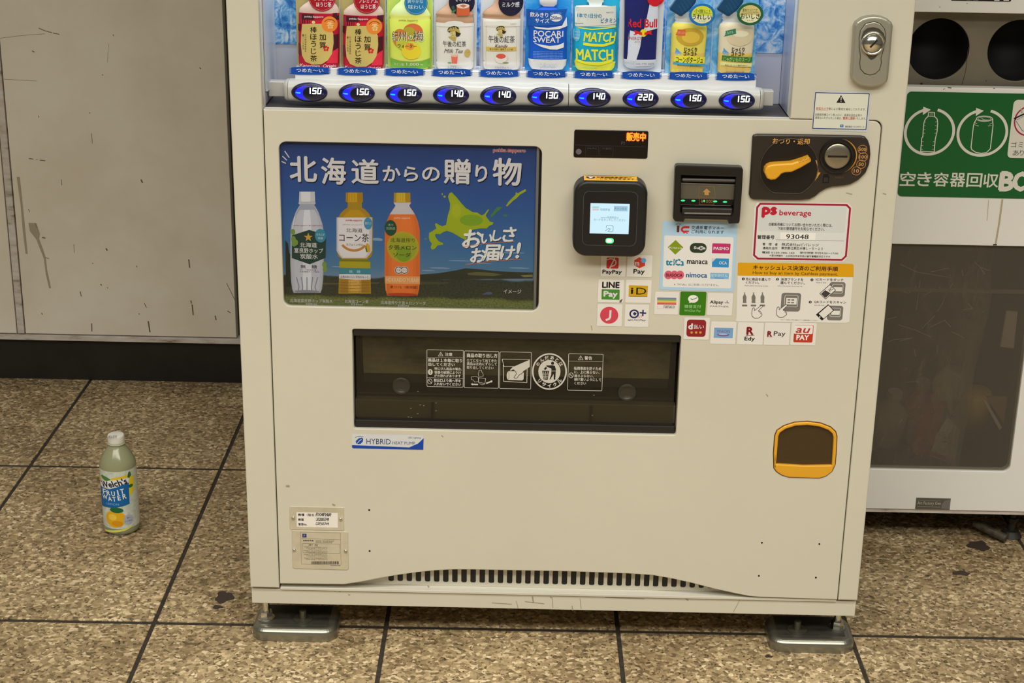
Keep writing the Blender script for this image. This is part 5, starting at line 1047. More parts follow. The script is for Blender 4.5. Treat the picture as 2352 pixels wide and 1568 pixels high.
def milktea(x0, kandy):
    def f(t, z, cx, hw):
        m = cx; card(t, z, x0-28, x0+520, (0, 0, 0), mat=HOLD)
        d = x0-118
        body(t, z, cx, hw, [(-300, 300+d, 430+d, 0), (-215, 296+d, 434+d, 0), (-205, 300+d, 430+d, 1), (0, 286+d, 440+d, 1), (70, 250+d, 480+d, 1), (120, 180+d, 550+d, 1), (165, 124+d, 600+d, 1), (185, 118+d, 606+d, 1), (205, 134+d, 596+d, 1), (225, 130+d, 600+d, 1), (235, 118+d, 608+d, 1), (285, 120+d, 608+d, 1 if not kandy else 2), (286, 120+d, 608+d, 2), (760, 122+d, 606+d, 2), (785, 134+d, 596+d, 2), (800, 122+d, 604+d, 2), (850, 126+d, 600+d, 2), (884, 146+d, 580+d, 2)], [(230, 224, 216), MILK, LABW])
        s = dsheet(z, cx, hw)
        s.poly([(124+d, 292), (230+d, 284), (280+d, 262), (360+d, 252), (440+d, 262), (490+d, 284), (604+d, 292), (604+d, 330), (124+d, 330)], LABW, 1)
        T = (40, 36, 34)
        if not kandy:
            emblem(s, 350, 390, 1.2); s.text('午後の紅茶', 362, 550, 300, 74, T, 4, .0); s.text('Milk Tea', 355, 640, 236, 50, (70, 60, 60), 4, -.004, shear=.4); s.ell(528, 672, 40, 54, (186, 162, 96), 3, 24); s.text('ミルク', 528, 660, 50, 16, (120, 96, 40), 4)
            s.poly([(320, 690), (405, 690), (396, 800), (330, 800)], (220, 110, 90), 3); s.ell(362, 700, 42, 14, (236, 180, 160), 4, 20); s.ell(345, 815, 40, 16, (232, 226, 210), 3, 16); s.ell(300, 790, 26, 10, (130, 160, 110), 4, 12); s.text('ミルクティー', 365, 850, 180, 26, (120, 110, 120), 4)
            s.ell(455, 22, 165, 162, (26, 24, 48), 5, 36); s.ell(470, 60, 82, 26, (236, 224, 214), 6, 24); s.poly([(392, 66), (552, 66), (558, 170), (540, 190), (400, 190), (388, 170)], (196, 92, 52), 7); s.ell(472, 66, 80, 30, (220, 196, 180), 8, 24); s.poly([(430, 60), (470, 44), (520, 62), (480, 84)], (180, 110, 80), 9)
            s.ell(345, 85, 20, 26, (40, 90, 60), 6, 12); s.ell(352, 130, 34, 14, (60, 120, 70), 6, 12, .6); s.text('マイルド', 470, -10, 200, 40, W2, 6)
        else:
            s.frame(x0+45, 320, x0+440, 860, 3, (200, 186, 160), 2, 20); emblem(s, x0+236, 370, .9); s.text('午後の紅茶', x0+248, 490, 336, 92, T, 4, .0); s.text('Kandy', x0+245, 582, 160, 56, (50, 44, 44), 5, -.004, shear=.4)
            s.poly([(x0+46, 592), (x0+440, 592), (x0+438, 642), (x0+48, 642)], (198, 172, 92), 3); s.text('香る紅茶と濃厚ミルク感', x0+242, 620, 300, 26, (90, 66, 20), 4)
            s.ell(x0+240, 735, 74, 66, (230, 214, 206), 3, 26); s.ell(x0+240, 706, 62, 32, (206, 84, 70), 4, 24); s.ell(x0+318, 730, 20, 24, (210, 196, 190), 3, 14); s.ell(x0+300, 790, 40, 10, (120, 150, 100), 4, 12); s.text('ミルクティー', x0+250, 850, 180, 26, (120, 110, 120), 4)
            s.ell(1085, 25, 160, 166, (26, 24, 48), 5, 36); s.text('ミルク感', 1084, 46, 220, 66, W2, 6, .01); s.text('濃厚な', 1084, -40, 180, 56, W2, 6, .01)
            s.text('KIRIN', x0+400, 296, 76, 20, (200, 180, 150), 3, .01)
        s.build('printed_label', t)
    return f
HOLD = pm('clear_holder_back', B(205, 212, 226), .3)
sample('milky tea sample with glass of iced tea on dark seal', D2, milktea(118, False), 118, 606)
sample('milky tea sample with gold band and dark seal', D2, milktea(718, True), 718, 1206)
def pocari(t, z, cx, hw):
    card(t, z, 1268, 1845, (20, 130, 214), mat=noisy('aqua_card', [B(10, 110, 205), B(40, 150, 225), B(120, 195, 235)], 20, .4, pos=[.35, .55, .75]))
    body(t, z, cx, hw, [(-260, 1470, 1660, 1), (-80, 1460, 1675, 1), (0, 1450, 1680, 1), (55, 1455, 1675, 1), (80, 1500, 1640, 1), (110, 1440, 1690, 0), (180, 1350, 1760, 0), (260, 1305, 1810, 0), (340, 1308, 1808, 0), (400, 1318, 1800, 0), (740, 1318, 1800, 0), (752, 1306, 1800, 0), (760, 1306, 1800, 1), (830, 1316, 1790, 1), (885, 1350, 1750, 1)], [(14, 84, 190), (226, 232, 238)])
    s = dsheet(z, cx, hw); BL = (16, 70, 180); 
    s.poly([(1280, 115), (1810, 108), (1740, 305), (1290, 330)], (24, 84, 168), 4); s.text('飲みきり', 1446, 178, 232, 62, W2, 5, .015); s.text('サイズ', 1486, 252, 180, 56, W2, 5, .015); s.text('気軽にも便利', 1660, 160, 140, 28, (120, 170, 210), 5)
    s.ell(1664, 214, 78, 50, W2, 5, 28); s.text('250ml', 1664, 216, 132, 42, (20, 50, 120), 6, .02)
    s.poly([(1380, 330), (1560, 345), (1740, 320), (1800, 210), (1808, 330), (1700, 362), (1560, 368), (1400, 352)], (230, 236, 240), 2)
    s.text('POCARI', 1566, 420, 378, 76, W2, 4, .015); s.text('SWEAT', 1546, 498, 346, 70, W2, 4, .015); s.poly([(1380, 540), (1480, 560), (1580, 574), (1690, 566), (1764, 538), (1762, 600), (1680, 622), (1580, 618), (1470, 586)], W2, 3)
    for k in range(6): s.text('electrolyte balanced drink supplies water to body', 1560, 652+20*k, 376, 13, (150, 190, 230), 3)
    s.text('DRINK', 1560, 820, 220, 50, (206, 214, 226), 3)
    s.build('printed_label', t)
sample('blue and white sports drink sample beside the milky teas', D2, pocari, 1306, 1806)
D3 = (1200, 0, 5.345)
def match(t, z, cx, hw):
    zz = (1300, 0, 5.6)
    card(t, z, 0, 0, (0, 0, 0)) if 0 else None
    a = U(1314, 120, PYD)[0]; b = U(1419, 120, PYD)[0]
    plate('backing_card', rrect(a, .9467, b, 1.085, .003), [], PYD+.0045, PYD+.006, noisy('turquoise_card', [B(10, 140, 190), B(40, 176, 212)], 12, .4), t, .0003, 1, back=True)
    body(t, zz, cx, hw, [(-260, 290, 460, 1), (-30, 285, 470, 1), (20, 270, 490, 1), (30, 290, 470, 1), (70, 300, 460, 1), (80, 130, 600, 1), (150, 112, 640, 1), (330, 112, 640, 1), (345, 104, 642, 0), (780, 104, 640, 0), (860, 120, 620, 2), (895, 150, 590, 2)], [(16, 160, 200), (214, 222, 216), (226, 226, 70)])
    s = dsheet(zz, cx, hw); YL_ = (236, 232, 50)
    s.poly([(112, 80), (640, 66), (644, 300), (112, 334)], (206, 208, 200), 2); s.text('1本で1日分の', 300, 188, 310, 56, (20, 120, 170), 4, .02); s.text('ビタミン！', 560, 252, 230, 58, (30, 110, 160), 4, .02); s.text('MATCH', 560, 150, 90, 22, (60, 90, 120), 3); s.line([(106, 294), (220, 290)], 6, (90, 90, 90), 3)
    s.poly([(110, 332), (330, 356), (640, 330), (640, 345), (330, 372), (110, 345)], YL_, 2)
    s.text('MATCH', 432, 462, 400, 118, YL_, 4, .025, shear=.12); s.poly([(222, 530), (330, 546), (480, 552), (620, 516), (616, 548), (480, 586), (340, 582), (216, 566)], YL_, 4)
    s.text('MATCH', 366, 690, 470, 136, YL_, 4, .025, shear=-.05); s.poly([(124, 744), (250, 778), (420, 788), (612, 742), (590, 788), (420, 828), (250, 812), (118, 772)], YL_, 4)
    s.ell(134, 430, 50, 96, (96, 178, 214), 5, 24); s.text('ビタミン', 134, 400, 84, 22, W2, 6); s.text('ミネラル', 134, 440, 84, 22, W2, 6); s.text('補給', 134, 480, 60, 26, W2, 6)
    s.text('MICRO SODA VITAMIN', 240, 850, 300, 14, (130, 210, 230), 3); s.build('printed_label', t)
sample('turquoise soda sample with big yellow lettering', (1300, 0, 5.6), match, 104, 642)
Z3 = (1390, 0, 5.345)
def energy(t, z, cx, hw):
    card(t, z, 165, 700, (0, 0, 0), mat=HOLD)
    body(t, z, cx, hw, [(-300, 262, 636, 1), (-240, 242, 652, 0), (0, 240, 652, 0), (350, 238, 640, 0), (720, 226, 622, 0), (790, 226, 618, 1), (825, 262, 580, 1), (838, 300, 530, 1)], [(24, 30, 96), (206, 212, 226)], name='can_relief')
    s = dsheet(z, cx, hw, .011); SV = (200, 206, 218); 
    s.poly([(560, -60), (650, -60), (645, 340), (500, 370), (470, 350), (500, 230)], SV, 1); s.poly([(240, 350), (340, 372), (445, 420), (425, 560), (370, 745), (226, 715)], SV, 1)
    s.text('Red Bull', 452, 272, 360, 100, (196, 26, 40), 3, .02); s.ell(465, 390, 42, 48, (244, 204, 30), 3, 26)
    s.poly([(346, 362), (372, 360), (400, 372), (446, 382), (450, 412), (420, 414), (400, 400), (370, 412), (336, 416), (360, 398), (356, 378)], (206, 30, 30), 4); s.poly([(574, 364), (548, 362), (520, 376), (478, 384), (474, 412), (504, 416), (524, 402), (550, 412), (578, 412), (560, 398), (562, 380)], (206, 30, 30), 4)
    s.text('ENERGY', 358, 458, 170, 38, (150, 40, 44), 3); s.text('エナジー', 398, 502, 90, 26, (150, 40, 44), 3)
    s.text('カラダとココロ', 290, 760, 118, 30, (160, 170, 210), 3); s.text('ココロ、カラダ、みなぎる。', 488, 768, 236, 26, (60, 60, 90), 5); s.poly([(368, 745), (616, 730), (616, 790), (362, 800)], SV, 2)
    s.ell(620, -34, 110, 104, (196, 20, 34), 5, 32)
    s.build('printed_label', t)
sample('dark blue and silver energy drink can sample', Z3, energy, 236, 640)
def soup(dx, green):
    def f(t, z, cx, hw):
        card(t, z, (742 if not dx else 1302), (1294 if not dx else 1850), (0, 0, 0), mat=ICE2)
        L = 818+dx; body(t, z, cx, hw, [(150, 860+dx+20, 1190+dx, 0), (200, 852+dx, 1200+dx, 0), (215, 866+dx, 1190+dx, 0), (235, 852+dx, 1204+dx, 0), (250, 866+dx, 1194+dx, 0), (275, 856+dx, 1206+dx, 0), (300, 828+dx, 1236+dx, 1), (340, 816+dx, 1250+dx, 1), (440, 816+dx, 1244+dx, 1), (640, 806+dx, 1226+dx, 1), (790, 800+dx, 1212+dx, 2), (880, 800+dx, 1196+dx, 2)], [(214, 220, 226), (226, 206, 90) if not green else (214, 204, 176), (240, 190, 96)], name='jar_relief')
        s = dsheet(z, cx, hw)
        if not green:
            s.ell(1035+dx, 440, 170, 110, (190, 156, 50), 2, 30); s.ell(1045+dx, 445, 110, 70, (214, 182, 70), 3, 26); s.rect(862+dx, 350, 978+dx, 425, (206, 96, 60), 3); s.text('つぶたっぷり', 920+dx, 388, 100, 30, (240, 200, 140), 4)
            s.poly([(808+dx, 640), (1222+dx, 690), (1216+dx, 772), (804+dx, 745)], (226, 214, 60), 3); s.text('コーンポタージュ', 1028+dx, 720, 330, 76, (28, 26, 16), 4, .01); s.poly([(804+dx, 745), (1216+dx, 772), (1212+dx, 800), (802+dx, 780)], (70, 160, 190), 4)
            for k in range(8): s.ell(830+48*k+dx, 850, 22, 20, (246, 206, 84), 3, 12)
        else:
            s.ell(1060+dx, 440, 160, 110, (206, 192, 160), 2, 30); s.ell(1070+dx, 400, 100, 40, (226, 216, 190), 3, 26); s.poly([(850+dx, 380), (1010+dx, 335), (1016+dx, 400), (868+dx, 440)], (50, 120, 90), 3); s.text('とろける', 930+dx, 388, 100, 32, (190, 220, 190), 4, rot=.25)
            s.poly([(806+dx, 665), (1222+dx, 690), (1216+dx, 752), (804+dx, 730)], (54, 116, 56), 3); s.text('じゃがいものスープ', 1030+dx, 714, 330, 60, (190, 214, 120), 4); s.poly([(804+dx, 745), (1216+dx, 765), (1212+dx, 810), (802+dx, 790)], (232, 216, 150), 4)
            for k in range(4): s.ell(850+100*k+dx, 850, 50, 36, (246, 190, 110), 3, 16)
        s.poly([(816+dx, 480), (850+dx, 560), (930+dx, 640), (808+dx, 650)], (90, 150, 200), 2); s.text('濃厚', 890+dx, 650, 80, 40, (150, 190, 220), 4); s.text('素材にゆったり濃厚な味わい', 1020+dx, 788, 280, 20, (60, 80, 60), 5); s.text('pokka sapporo', 1010+dx, 866, 200, 18, (220, 80, 90), 4)
        s.text('じっくり', 1042+dx, 592, 152, 50, (18, 16, 14), 6, .035); s.text('コトコト', 1036+dx, 645, 160, 44, (18, 16, 14), 6, .035); s.build('printed_label', t)
        # tilted lid and round tag on the card
        LP = [(z[0]+(a_+dx)/z[2], z[1]+b_/z[2]) for a_, b_ in ((788, 96), (796, 124), (915, 198), (940, 200), (1040, 120), (1112, 30), (1122, -20), (1090, -90), (960, -110), (870, -20))]
        ld = plate('jar_lid', [U(a_, b_, PYD-.0145) for a_, b_ in LP], [], PYD-.0165, PYD-.012, pm('jar_lid_blue', B(18, 66, 104), .35), t, .0018, 3, back=True)
        s2 = Sheet(PYD-.0167, z, disp=True)
        for q in range(4): s2.line([(960+dx+q*34, 172-q*34), (900+dx+q*30, 60-q*30)], 3, (40, 110, 150), 1)
        s2.line([(820+dx, 118), (930+dx, 182), (1030+dx, 106), (1100+dx, 10)], 4, (10, 44, 76), 1); s2.build('lid_ridges', ld)
        x, zz_ = U(z[0]+(1190+dx if not green else 1198+dx)/z[2], z[1]+(180 if not green else 172)/z[2], PYD-.02)
        O = (24, 112, 180) if not green else (30, 92, 60)
        tg = plate('round_tag', ell(x, zz_, .0196, .0166, 36), [], PYD-.0205, PYD-.0195, ink(O, True), t, .0002, 1)
        s = Sheet(PYD-.0207, z, disp=True); ax = 1190+dx if not green else 1198+dx; by = 180 if not green else 172
        s.ell(ax, by, 130, 108, (206, 212, 60) if not green else (206, 188, 120), 1, 34); s.poly([(ax+128*cos(math.radians(q)), by+106*sin(math.radians(q))+2) for q in range(4, 180, 8)], (226, 228, 180), 2)
        s.text('小腹に！' if not green else '素材とけこむ', ax, by-44, 190, 46, (40, 100, 60), 3, .0); s.text('うれしい' if not green else 'おいしさ', ax, by+28, 236, 62, (30, 30, 30), 3, .02); s.line([(ax-110, by-10), (ax+110, by-14)], 4, (60, 120, 70), 3)
        for q in range(4): s.line([(ax-30+22*q, by+72), (ax-36+22*q, by+86)], 4, (40, 40, 40), 3)
        s.build('tag_print', tg)
    return f
ICE2 = noisy('pale_ice_card', [B(40, 130, 205), B(100, 170, 220), B(190, 215, 232)], 30, .4, 6, pos=[.35, .5, .7], dist=1.5)
sample('yellow corn soup jar sample with blue tag and teal lid', Z3, soup(0, False), 816, 1244)
sample('cream potato soup jar sample with dark green tag', Z3, soup(582, True), 1398, 1826)
# clear dividers between the samples
CLR = pm('clear_divider_plastic', B(225, 230, 240), .15, alpha=.35)
for i in range(9):
    x = U((783.4, 887.3, 995, 1102, 1203.8, 1311.8, 1420, 1525, 1632.9)[i], 120, PYD)[0]
    box('clear_divider', x-.0002, x+.0002, .059, .0715, .9466, 1.1, CLR, VM)

# ================================================================== bottle on the floor
bx, by = -.3145, .4005; RB = .0338
bt = thing('drink_bottle', (bx, by, 0), 'small plastic bottle of cloudy lemon drink standing on the floor tiles', 'bottle')
LIQ = pm('cloudy_lemon_drink', A(148, 147, 106), .14, trans=.12, spec=.5)
lathe('bottle_body', [(r_, h_*.94) for r_, h_ in [(.0001, .0), (.024, .0006), (.030, .002), (.0328, .006), (RB, .012), (RB, .09), (.0333, .108), (.0334, .122), (RB, .13), (RB, .147), (.0322, .154), (.0292, .161), (.0254, .168), (.0214, .175), (.0178, .181), (.0150, .186), (.0138, .190)]], (bx, by, 0), LIQ, bt, 56)
cp = lathe('bottle_cap', [(.0150, .1790), (.0154, .181), (.0154, .1925), (.0148, .1945), (.0130, .1952), (.0001, .1952)], (bx, by, 0), pm('bottle_cap_white', A(212, 206, 182), .4), bt, 48)
lathe('neck_ring', [(.0138, .1762), (.0165, .1768), (.0165, .1786), (.0138, .179)], (bx, by, 0), pm('neck_ring', A(170, 170, 130), .2), bt, 40)
ZB = (180, 970, 5.6)
def cylT(a, b):
    px, py = ZB[0]+a/ZB[2], ZB[1]+b/ZB[2]; d = _f + RGT*((px-1176)/FOCAL) - UPV*((py-784)/FOCAL)
    ox, oy = CAM.x-bx, CAM.y-by; A_ = d.x*d.x+d.y*d.y; B_ = 2*(ox*d.x+oy*d.y); C_ = ox*ox+oy*oy-RB*RB; D_ = B_*B_-4*A_*C_
    t = (-B_-sqrt(max(0, D_)))/(2*A_); th = math.atan2(oy+t*d.y, ox+t*d.x)
    return ((th+pi/2)*RB, CAM.z+t*d.z)
def cylM(u, v, o): th = u/RB-pi/2; r = RB+.0003+o; return (bx+r*cos(th), by+r*sin(th), v)
LT = bpy.data.materials.new('bottle_label_film'); LT.use_nodes = True; p = LT.node_tree.nodes['Principled BSDF']; p.inputs['Base Color'].default_value = (*A(200, 200, 176), 1); p.inputs['Roughness'].default_value = .3
V = []; F = []; n = 56
for zz in (.016, .133):
    for k in range(n): th = 2*pi*k/n; V.append((bx+(RB+.0002)*cos(th), by+(RB+.0002)*sin(th), zz))
lb = mesh('bottle_label', V, [(k, (k+1) % n, n+(k+1) % n, n+k) for k in range(n)], noisy('label_white_net', [A(176, 180, 150), A(206, 206, 184)], 160, .3), None, bt, True)
s = Sheet(0, ZB, gap=.00006, T=cylT, mapf=cylM, maxe=.004)
s.poly([(252, 660), (290, 690), (300, 740), (262, 735)], (214, 190, 40), 2); s.ell(345, 716, 52, 26, (70, 120, 50), 4, 20, -.2); s.poly([(380, 740), (450, 712), (560, 690), (630, 668), (630, 700), (520, 736), (400, 752)], (210, 176, 36), 3)
s.poly([(640, 636), (662, 626), (676, 670), (650, 712), (628, 700)], (50, 96, 40), 4); s.poly([(655, 700), (700, 668), (712, 760), (706, 880), (676, 940), (650, 900), (650, 780)], (214, 190, 30), 3); s.ell(668, 812, 34, 22, (40, 100, 50), 5, 18)
s.poly([(282, 760), (400, 744), (560, 724), (640, 716), (646, 772), (560, 800), (480, 838), (400, 850), (300, 806)], (216, 212, 196), 5)
s.text("Welch's", 440, 790, 290, 80, (24, 24, 40), 7, .03, rot=.2, shear=-.12)
s.poly([(282, 795), (400, 856), (500, 830), (560, 800), (644, 770), (658, 1040), (560, 1078), (460, 1096), (370, 1086), (304, 1050)], (16, 92, 142), 6)
for t_, a, b, h, w_ in (('F', 338, 884, 62, 36), ('R', 388, 904, 60, 40), ('U', 448, 914, 60, 42), ('I', 508, 898, 60, 12), ('T', 562, 884, 62, 46), ('W', 344, 952, 56, 56), ('A', 408, 978, 56, 44), ('T', 462, 984, 56, 40), ('E', 524, 968, 60, 36), ('R', 592, 948, 62, 46)): s.text(t_, a, b, w_, h, (226, 222, 196), 8, .02, rot=.1)
s.text('LEMON', 440, 1050, 150, 26, (120, 170, 190), 8); s.ell(490, 1128, 84, 36, (30, 96, 50), 8, 24, -.1); s.ell(472, 1240, 118, 108, (216, 160, 24), 7, 36); s.ell(440, 1216, 50, 40, (232, 186, 60), 8, 20); s.ell(500, 1300, 70, 36, (204, 136, 10), 8, 20)
s.ell(645, 1244, 62, 64, (160, 164, 164), 7, 24); s.text('果汁', 645, 1222, 44, 24, (60, 64, 90), 8); s.text('水分補給', 645, 1260, 90, 20, (90, 94, 110), 8)
s.poly([(340, 1360), (470, 1384), (600, 1362), (680, 1320), (690, 1336), (600, 1390), (470, 1412), (350, 1392)], (206, 196, 90), 6); s.text('果汁入り飲料', 490, 1446, 190, 22, (130, 120, 110), 7)
for k in range(7): s.line([(590+k*22, 1080-k*30), (720+k*6, 1200-k*10)], 3, (186, 190, 170), 2); s.line([(300, 1090+k*34), (352, 1120+k*34)], 3, (176, 182, 160), 2)
s.build('label_print', lb)
def capT(a, b):
    x, y = UF(ZB[0]+a/ZB[2], ZB[1]+b/ZB[2], .1953); return (x, y)
s = Sheet(0, ZB, gap=.00005, T=capT, mapf=lambda u, v, o: (u, v, .1953+o)); s.text('賞味期限', 440, 184, 110, 40, (120, 116, 110), 1, rot=.2); s.build('cap_print', cp)

# ================================================================== recycling bin
BY = .40
RBN = thing('recycling_bin', (1.5, BY+.2, 0), 'white recycling bin with round openings, green sign and smoked window beside the vending machine', 'recycling bin')
def Ub(px, py): return U(px, py, BY)
BX0, BX1 = 1.035, 1.965
zb0, zb1 = Ub(2200, 29)[1], Ub(2200, 201)[1]
wz1, wz0 = Ub(2200, 563)[1], Ub(2150, 1080)[1]; wx1 = Ub(2322, 1060)[0]
bz = Ub(2200, 1172)[1]
band = rrect(1.06, zb1, 1.94, zb0, 0.0); win = rrect(1.066, wz0, wx1, wz1, (.012, .013, .013, .012))
win2 = rrect(wx1+.075, wz0, 1.93, wz1, .013)
plate('front_panel', rrect(BX0, bz, BX1, 1.3, 0.0), [band, win, win2], BY, BY+.02, PAINT2, RBN, .0014, 3)
bm = bmesh.new(); add_box(bm, BX0, BX0+.012, BY+.02, BY+.42, .072, 1.3); add_box(bm, BX1-.012, BX1, BY+.02, BY+.42, .072, 1.3); add_box(bm, BX0, BX1, BY+.02, BY+.42, 1.288, 1.3)
add_box(bm, BX0, BX1, BY+.40, BY+.42, .072, 1.288); add_box(bm, BX0, BX1, BY+.02, BY+.42, .072, .084); add_box(bm, wx1+.03, wx1+.045, BY+.02, BY+.4, .084, 1.28)
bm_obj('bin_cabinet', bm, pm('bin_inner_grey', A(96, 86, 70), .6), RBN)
box('bottom_channel', BX0+.004, BX1-.004, BY+.003, BY+.03, bz-.0078, bz, TRIMM, RBN)
HC = [U(2156, 113, BY+.03), U(2343, 119, BY+.03)]
rz_ = (U(2157, 42.5, BY+.03)[1]-U(2157, 183.7, BY+.03)[1])/2
holes = [ell(HC[0][0], HC[0][1], rz_, rz_, 64), ell(HC[1][0]-.003, HC[0][1], rz_, rz_, 64)]; dx_ = HC[1][0]-.003-HC[0][0]
holes += [ell(HC[0][0]+dx_*k, HC[0][1], rz_, rz_, 40) for k in (2, 3, 4)]
plate('slot_panel', rrect(1.05, zb1-.01, 1.95, zb0+.01, 0), holes, BY+.03, BY+.034, noisy('grey_slot_panel', [A(92, 84, 64), A(112, 102, 80)], 6, .5), RBN, .001, 2)
for k in range(5):
    c = HC[0][0]+dx_*k; V = []; 
    for y in (BY+.031, BY+.12):
        for q in range(40): a = 2*pi*q/40; V.append((c+rz_*1.005*cos(a), y, HC[0][1]+rz_*1.005*sin(a)))
    mesh('chute', V, [(q, (q+1) % 40, 40+(q+1) % 40, 40+q) for q in range(40)]+[[40+q for q in range(40)]], pm('chute_black', (.004, .004, .004), .7), None, RBN, True)
box('slot_top_return', 1.06, 1.94, BY+.02, BY+.031, zb0-.0005, zb0+.004, PAINT2, RBN)
# green sign
ZG = (2040, 200, 3.92)
sx = U(2084, 330, BY-.001)[0]-.001; sz1 = U(2200, 212, BY)[1]; sz0 = U(2200, 453, BY)[1]
GN = (10, 92, 40)
sg = plate('green_sign', rrect(1.0925, sz0, 1.91, sz1, .0075), [], BY-.0012, BY, pm('sign_green', A(8, 88, 36), .35), RBN, .0003, 1, label='green sign with white bottle and can symbols')
s = Sheet(BY-.0014, ZG); SW = (212, 204, 180)
def arrow(a, b, rx, ry):
    s.ring(a, b, rx, ry, 25, SW, 1, -258, 76, 60)
    s.poly([(a-56, b-226), (a+13, b-199), (a-60, b-151)], SW, 2)
arrow(372, 402, 230, 216); arrow(848, 412, 232, 216)
s.z = ZG
PETL = [(364, 226), (418, 228), (416, 262), (440, 286), (446, 320), (440, 400), (428, 452), (424, 470), (414, 582), (292, 578), (302, 460), (312, 446), (316, 380), (322, 320), (334, 288), (360, 262)]
s.line(PETL, 8, SW, 2, True); s.line([(360, 262), (416, 264)], 6, SW, 2); s.rect(374, 234, 408, 256, (90, 130, 80), 1.5)
for k in range(4): s.line([(322-k*2, 312+34*k), (338-k*2, 314+34*k)], 3, SW, 2); s.line([(424-k*2, 314+34*k), (440-k*2, 312+34*k)], 3, SW, 2)
for k in range(3): s.line([(302-k*3, 490+34*k), (318-k*3, 492+34*k)], 3, SW, 2); s.line([(402-k*3, 492+34*k), (418-k*3, 490+34*k)], 3, SW, 2)
s.ring(866, 284, 76, 27, 7, SW, 2); s.ring(866, 284, 60, 18, 4, SW, 2); s.line([(840, 280), (866, 294), (900, 296)], 4, SW, 2)
s.line([(792, 292), (776, 320), (768, 346), (746, 540), (752, 562), (790, 588), (836, 596), (884, 590), (920, 554), (944, 340), (940, 310), (940, 290)], 8, SW, 2)
for (p_, q_) in (((782, 320), (800, 330)), ((778, 338), (814, 350)), ((900, 350), (930, 344)), ((914, 334), (932, 326))): s.line([p_, q_], 4, SW, 2)
for ch, a, w_ in (('空', 176, 134), ('き', 326, 126), ('容', 476, 134), ('器', 626, 134), ('回', 776, 134), ('収', 926, 134)): s.text(ch, a, 826+(a-176)*.02, w_, 122, SW, 2, .016)
s.text('B', 1068, 848, 116, 160, SW, 2, .05); s.text('O', 1200, 850, 140, 162, SW, 2, .05); s.text('X', 1340, 852, 130, 160, SW, 2, .05)
s.rect(1100, 120, 1700, 645, SW, 2, 40)
s.z = (2280, 200, 7.84); CRM = (160, 24, 56)
s.ring(650, 610, 268, 275, 26, CRM, 3); s.poly([(370, 562), (560, 470), (700, 420), (700, 444), (560, 500), (430, 560), (420, 590)], (30, 22, 20), 5); s.line([(430, 592), (560, 520), (700, 450)], 7, (40, 34, 24), 5); s.line([(422, 610), (530, 780), (545, 790), (620, 785)], 8, (40, 34, 24), 5); s.line([(500, 400), (520, 470)], 6, (50, 30, 30), 6); s.line([(520, 392), (530, 460)], 6, (50, 30, 30), 6)
s.poly([(500, 392), (520, 384), (534, 466), (514, 470)], SW, 5)
GT = (70, 66, 52)
for ch, a, b, w_, h in (('ゴ', 386, 1034, 104, 96), ('ミ', 505, 1034, 84, 96), ('は', 620, 1034, 96, 96), ('あ', 416, 1184, 108, 98), ('り', 524, 1184, 74, 100), ('ま', 640, 1184, 96, 98)): s.text(ch, a, b, w_, h, GT, 4, .0)
s.build('sign_print', sg)
# top label, name plate, streak
p = U(2183, 3, BY); q = U(2322, 4, BY)
tl = plate('black_label', rrect(p[0], U(2250, 2.6, BY)[1], q[0], 1.06, .003), [], BY-.0008, BY, pm('label_black', (.012, .008, .012), .4), RBN, .0002, 1)
s = Sheet(BY-.001, (2140, 0, 11.09)); s.text('BOTTLES', 1040, -2, 290, 24, (180, 172, 160), 1); s.rect(1596, -60, 1730, 20, (226, 216, 196), 1, 6); s.rect(1832, -60, 1970, 22, (226, 216, 196), 1, 6); s.build('label_print', tl)
ZM = (1740, 940, 3.843)
m0 = U(1740+1396/3.843, 940+826/3.843, BY); m1 = U(1740+1700/3.843, 940+832/3.843, BY); mt_ = U(1740+1550/3.843, 940+781/3.843, BY)[1]; mb = U(1740+1550/3.843, 940+881/3.843, BY)[1]
npl = plate('maker_plate', rrect(m0[0], mb, m1[0], mt_, 0.0002), [], BY-.001, BY, pm('maker_plate_grey', A(92, 88, 74), .3, .3), RBN, .0003, 1)
s = Sheet(BY-.0012, ZM); s.text('Art Factory Gen', 1514, 830, 206, 34, (170, 162, 138), 1, .01); s.line([(1416, 800), (1614, 806)], 4, (130, 124, 104), 1); s.line([(1410, 856), (1610, 862)], 4, (150, 142, 120), 1); s.poly([(1700, 792), (1704, 800), (1690, 880), (1620, 874), (1626, 840), (1650, 806)], (110, 106, 92), 1); s.build('maker_print', npl)
s = Sheet(BY-.0003, ZG); st_ = pm('rust_streak', A(176, 158, 124), .6); s.line([(1028, 1014), (1000, 1220), (966, 1420)], 17, st_, 1); s.line([(905, 1014), (890, 1200)], 5, st_, 1); s.rect(945, 1412, 978, 1424, (50, 40, 30), 2)
s.z = (1820, 0, 4.42); gd = (90, 80, 64)
for q_, wd in (([(1532, 906), (1546, 900)], 6), ([(1580, 888), (1612, 892)], 10), ([(1770, 34), (1776, 38)], 6), ([(1492, 68), (1500, 72)], 5), ([(2040, 896), (2056, 898)], 5)): s.line(q_, wd, gd, 1)
s.build('grime_marks', RBN, kind='stuff')
s = Sheet(BY+.0298, (1820, 0, 4.42)); s.line([(1788, 480), (1780, 520), (1772, 590), (1766, 680), (1750, 760), (1720, 860)], 5, (50, 44, 32), 1); s.ell(1310, 850, 16, 10, (40, 34, 26), 1, 12); s.ell(2230, 212, 8, 6, (60, 52, 36), 1, 10); s.ell(1966, 820, 6, 6, (50, 44, 32), 1, 10); s.build('dirt_marks', RBN, kind='stuff')
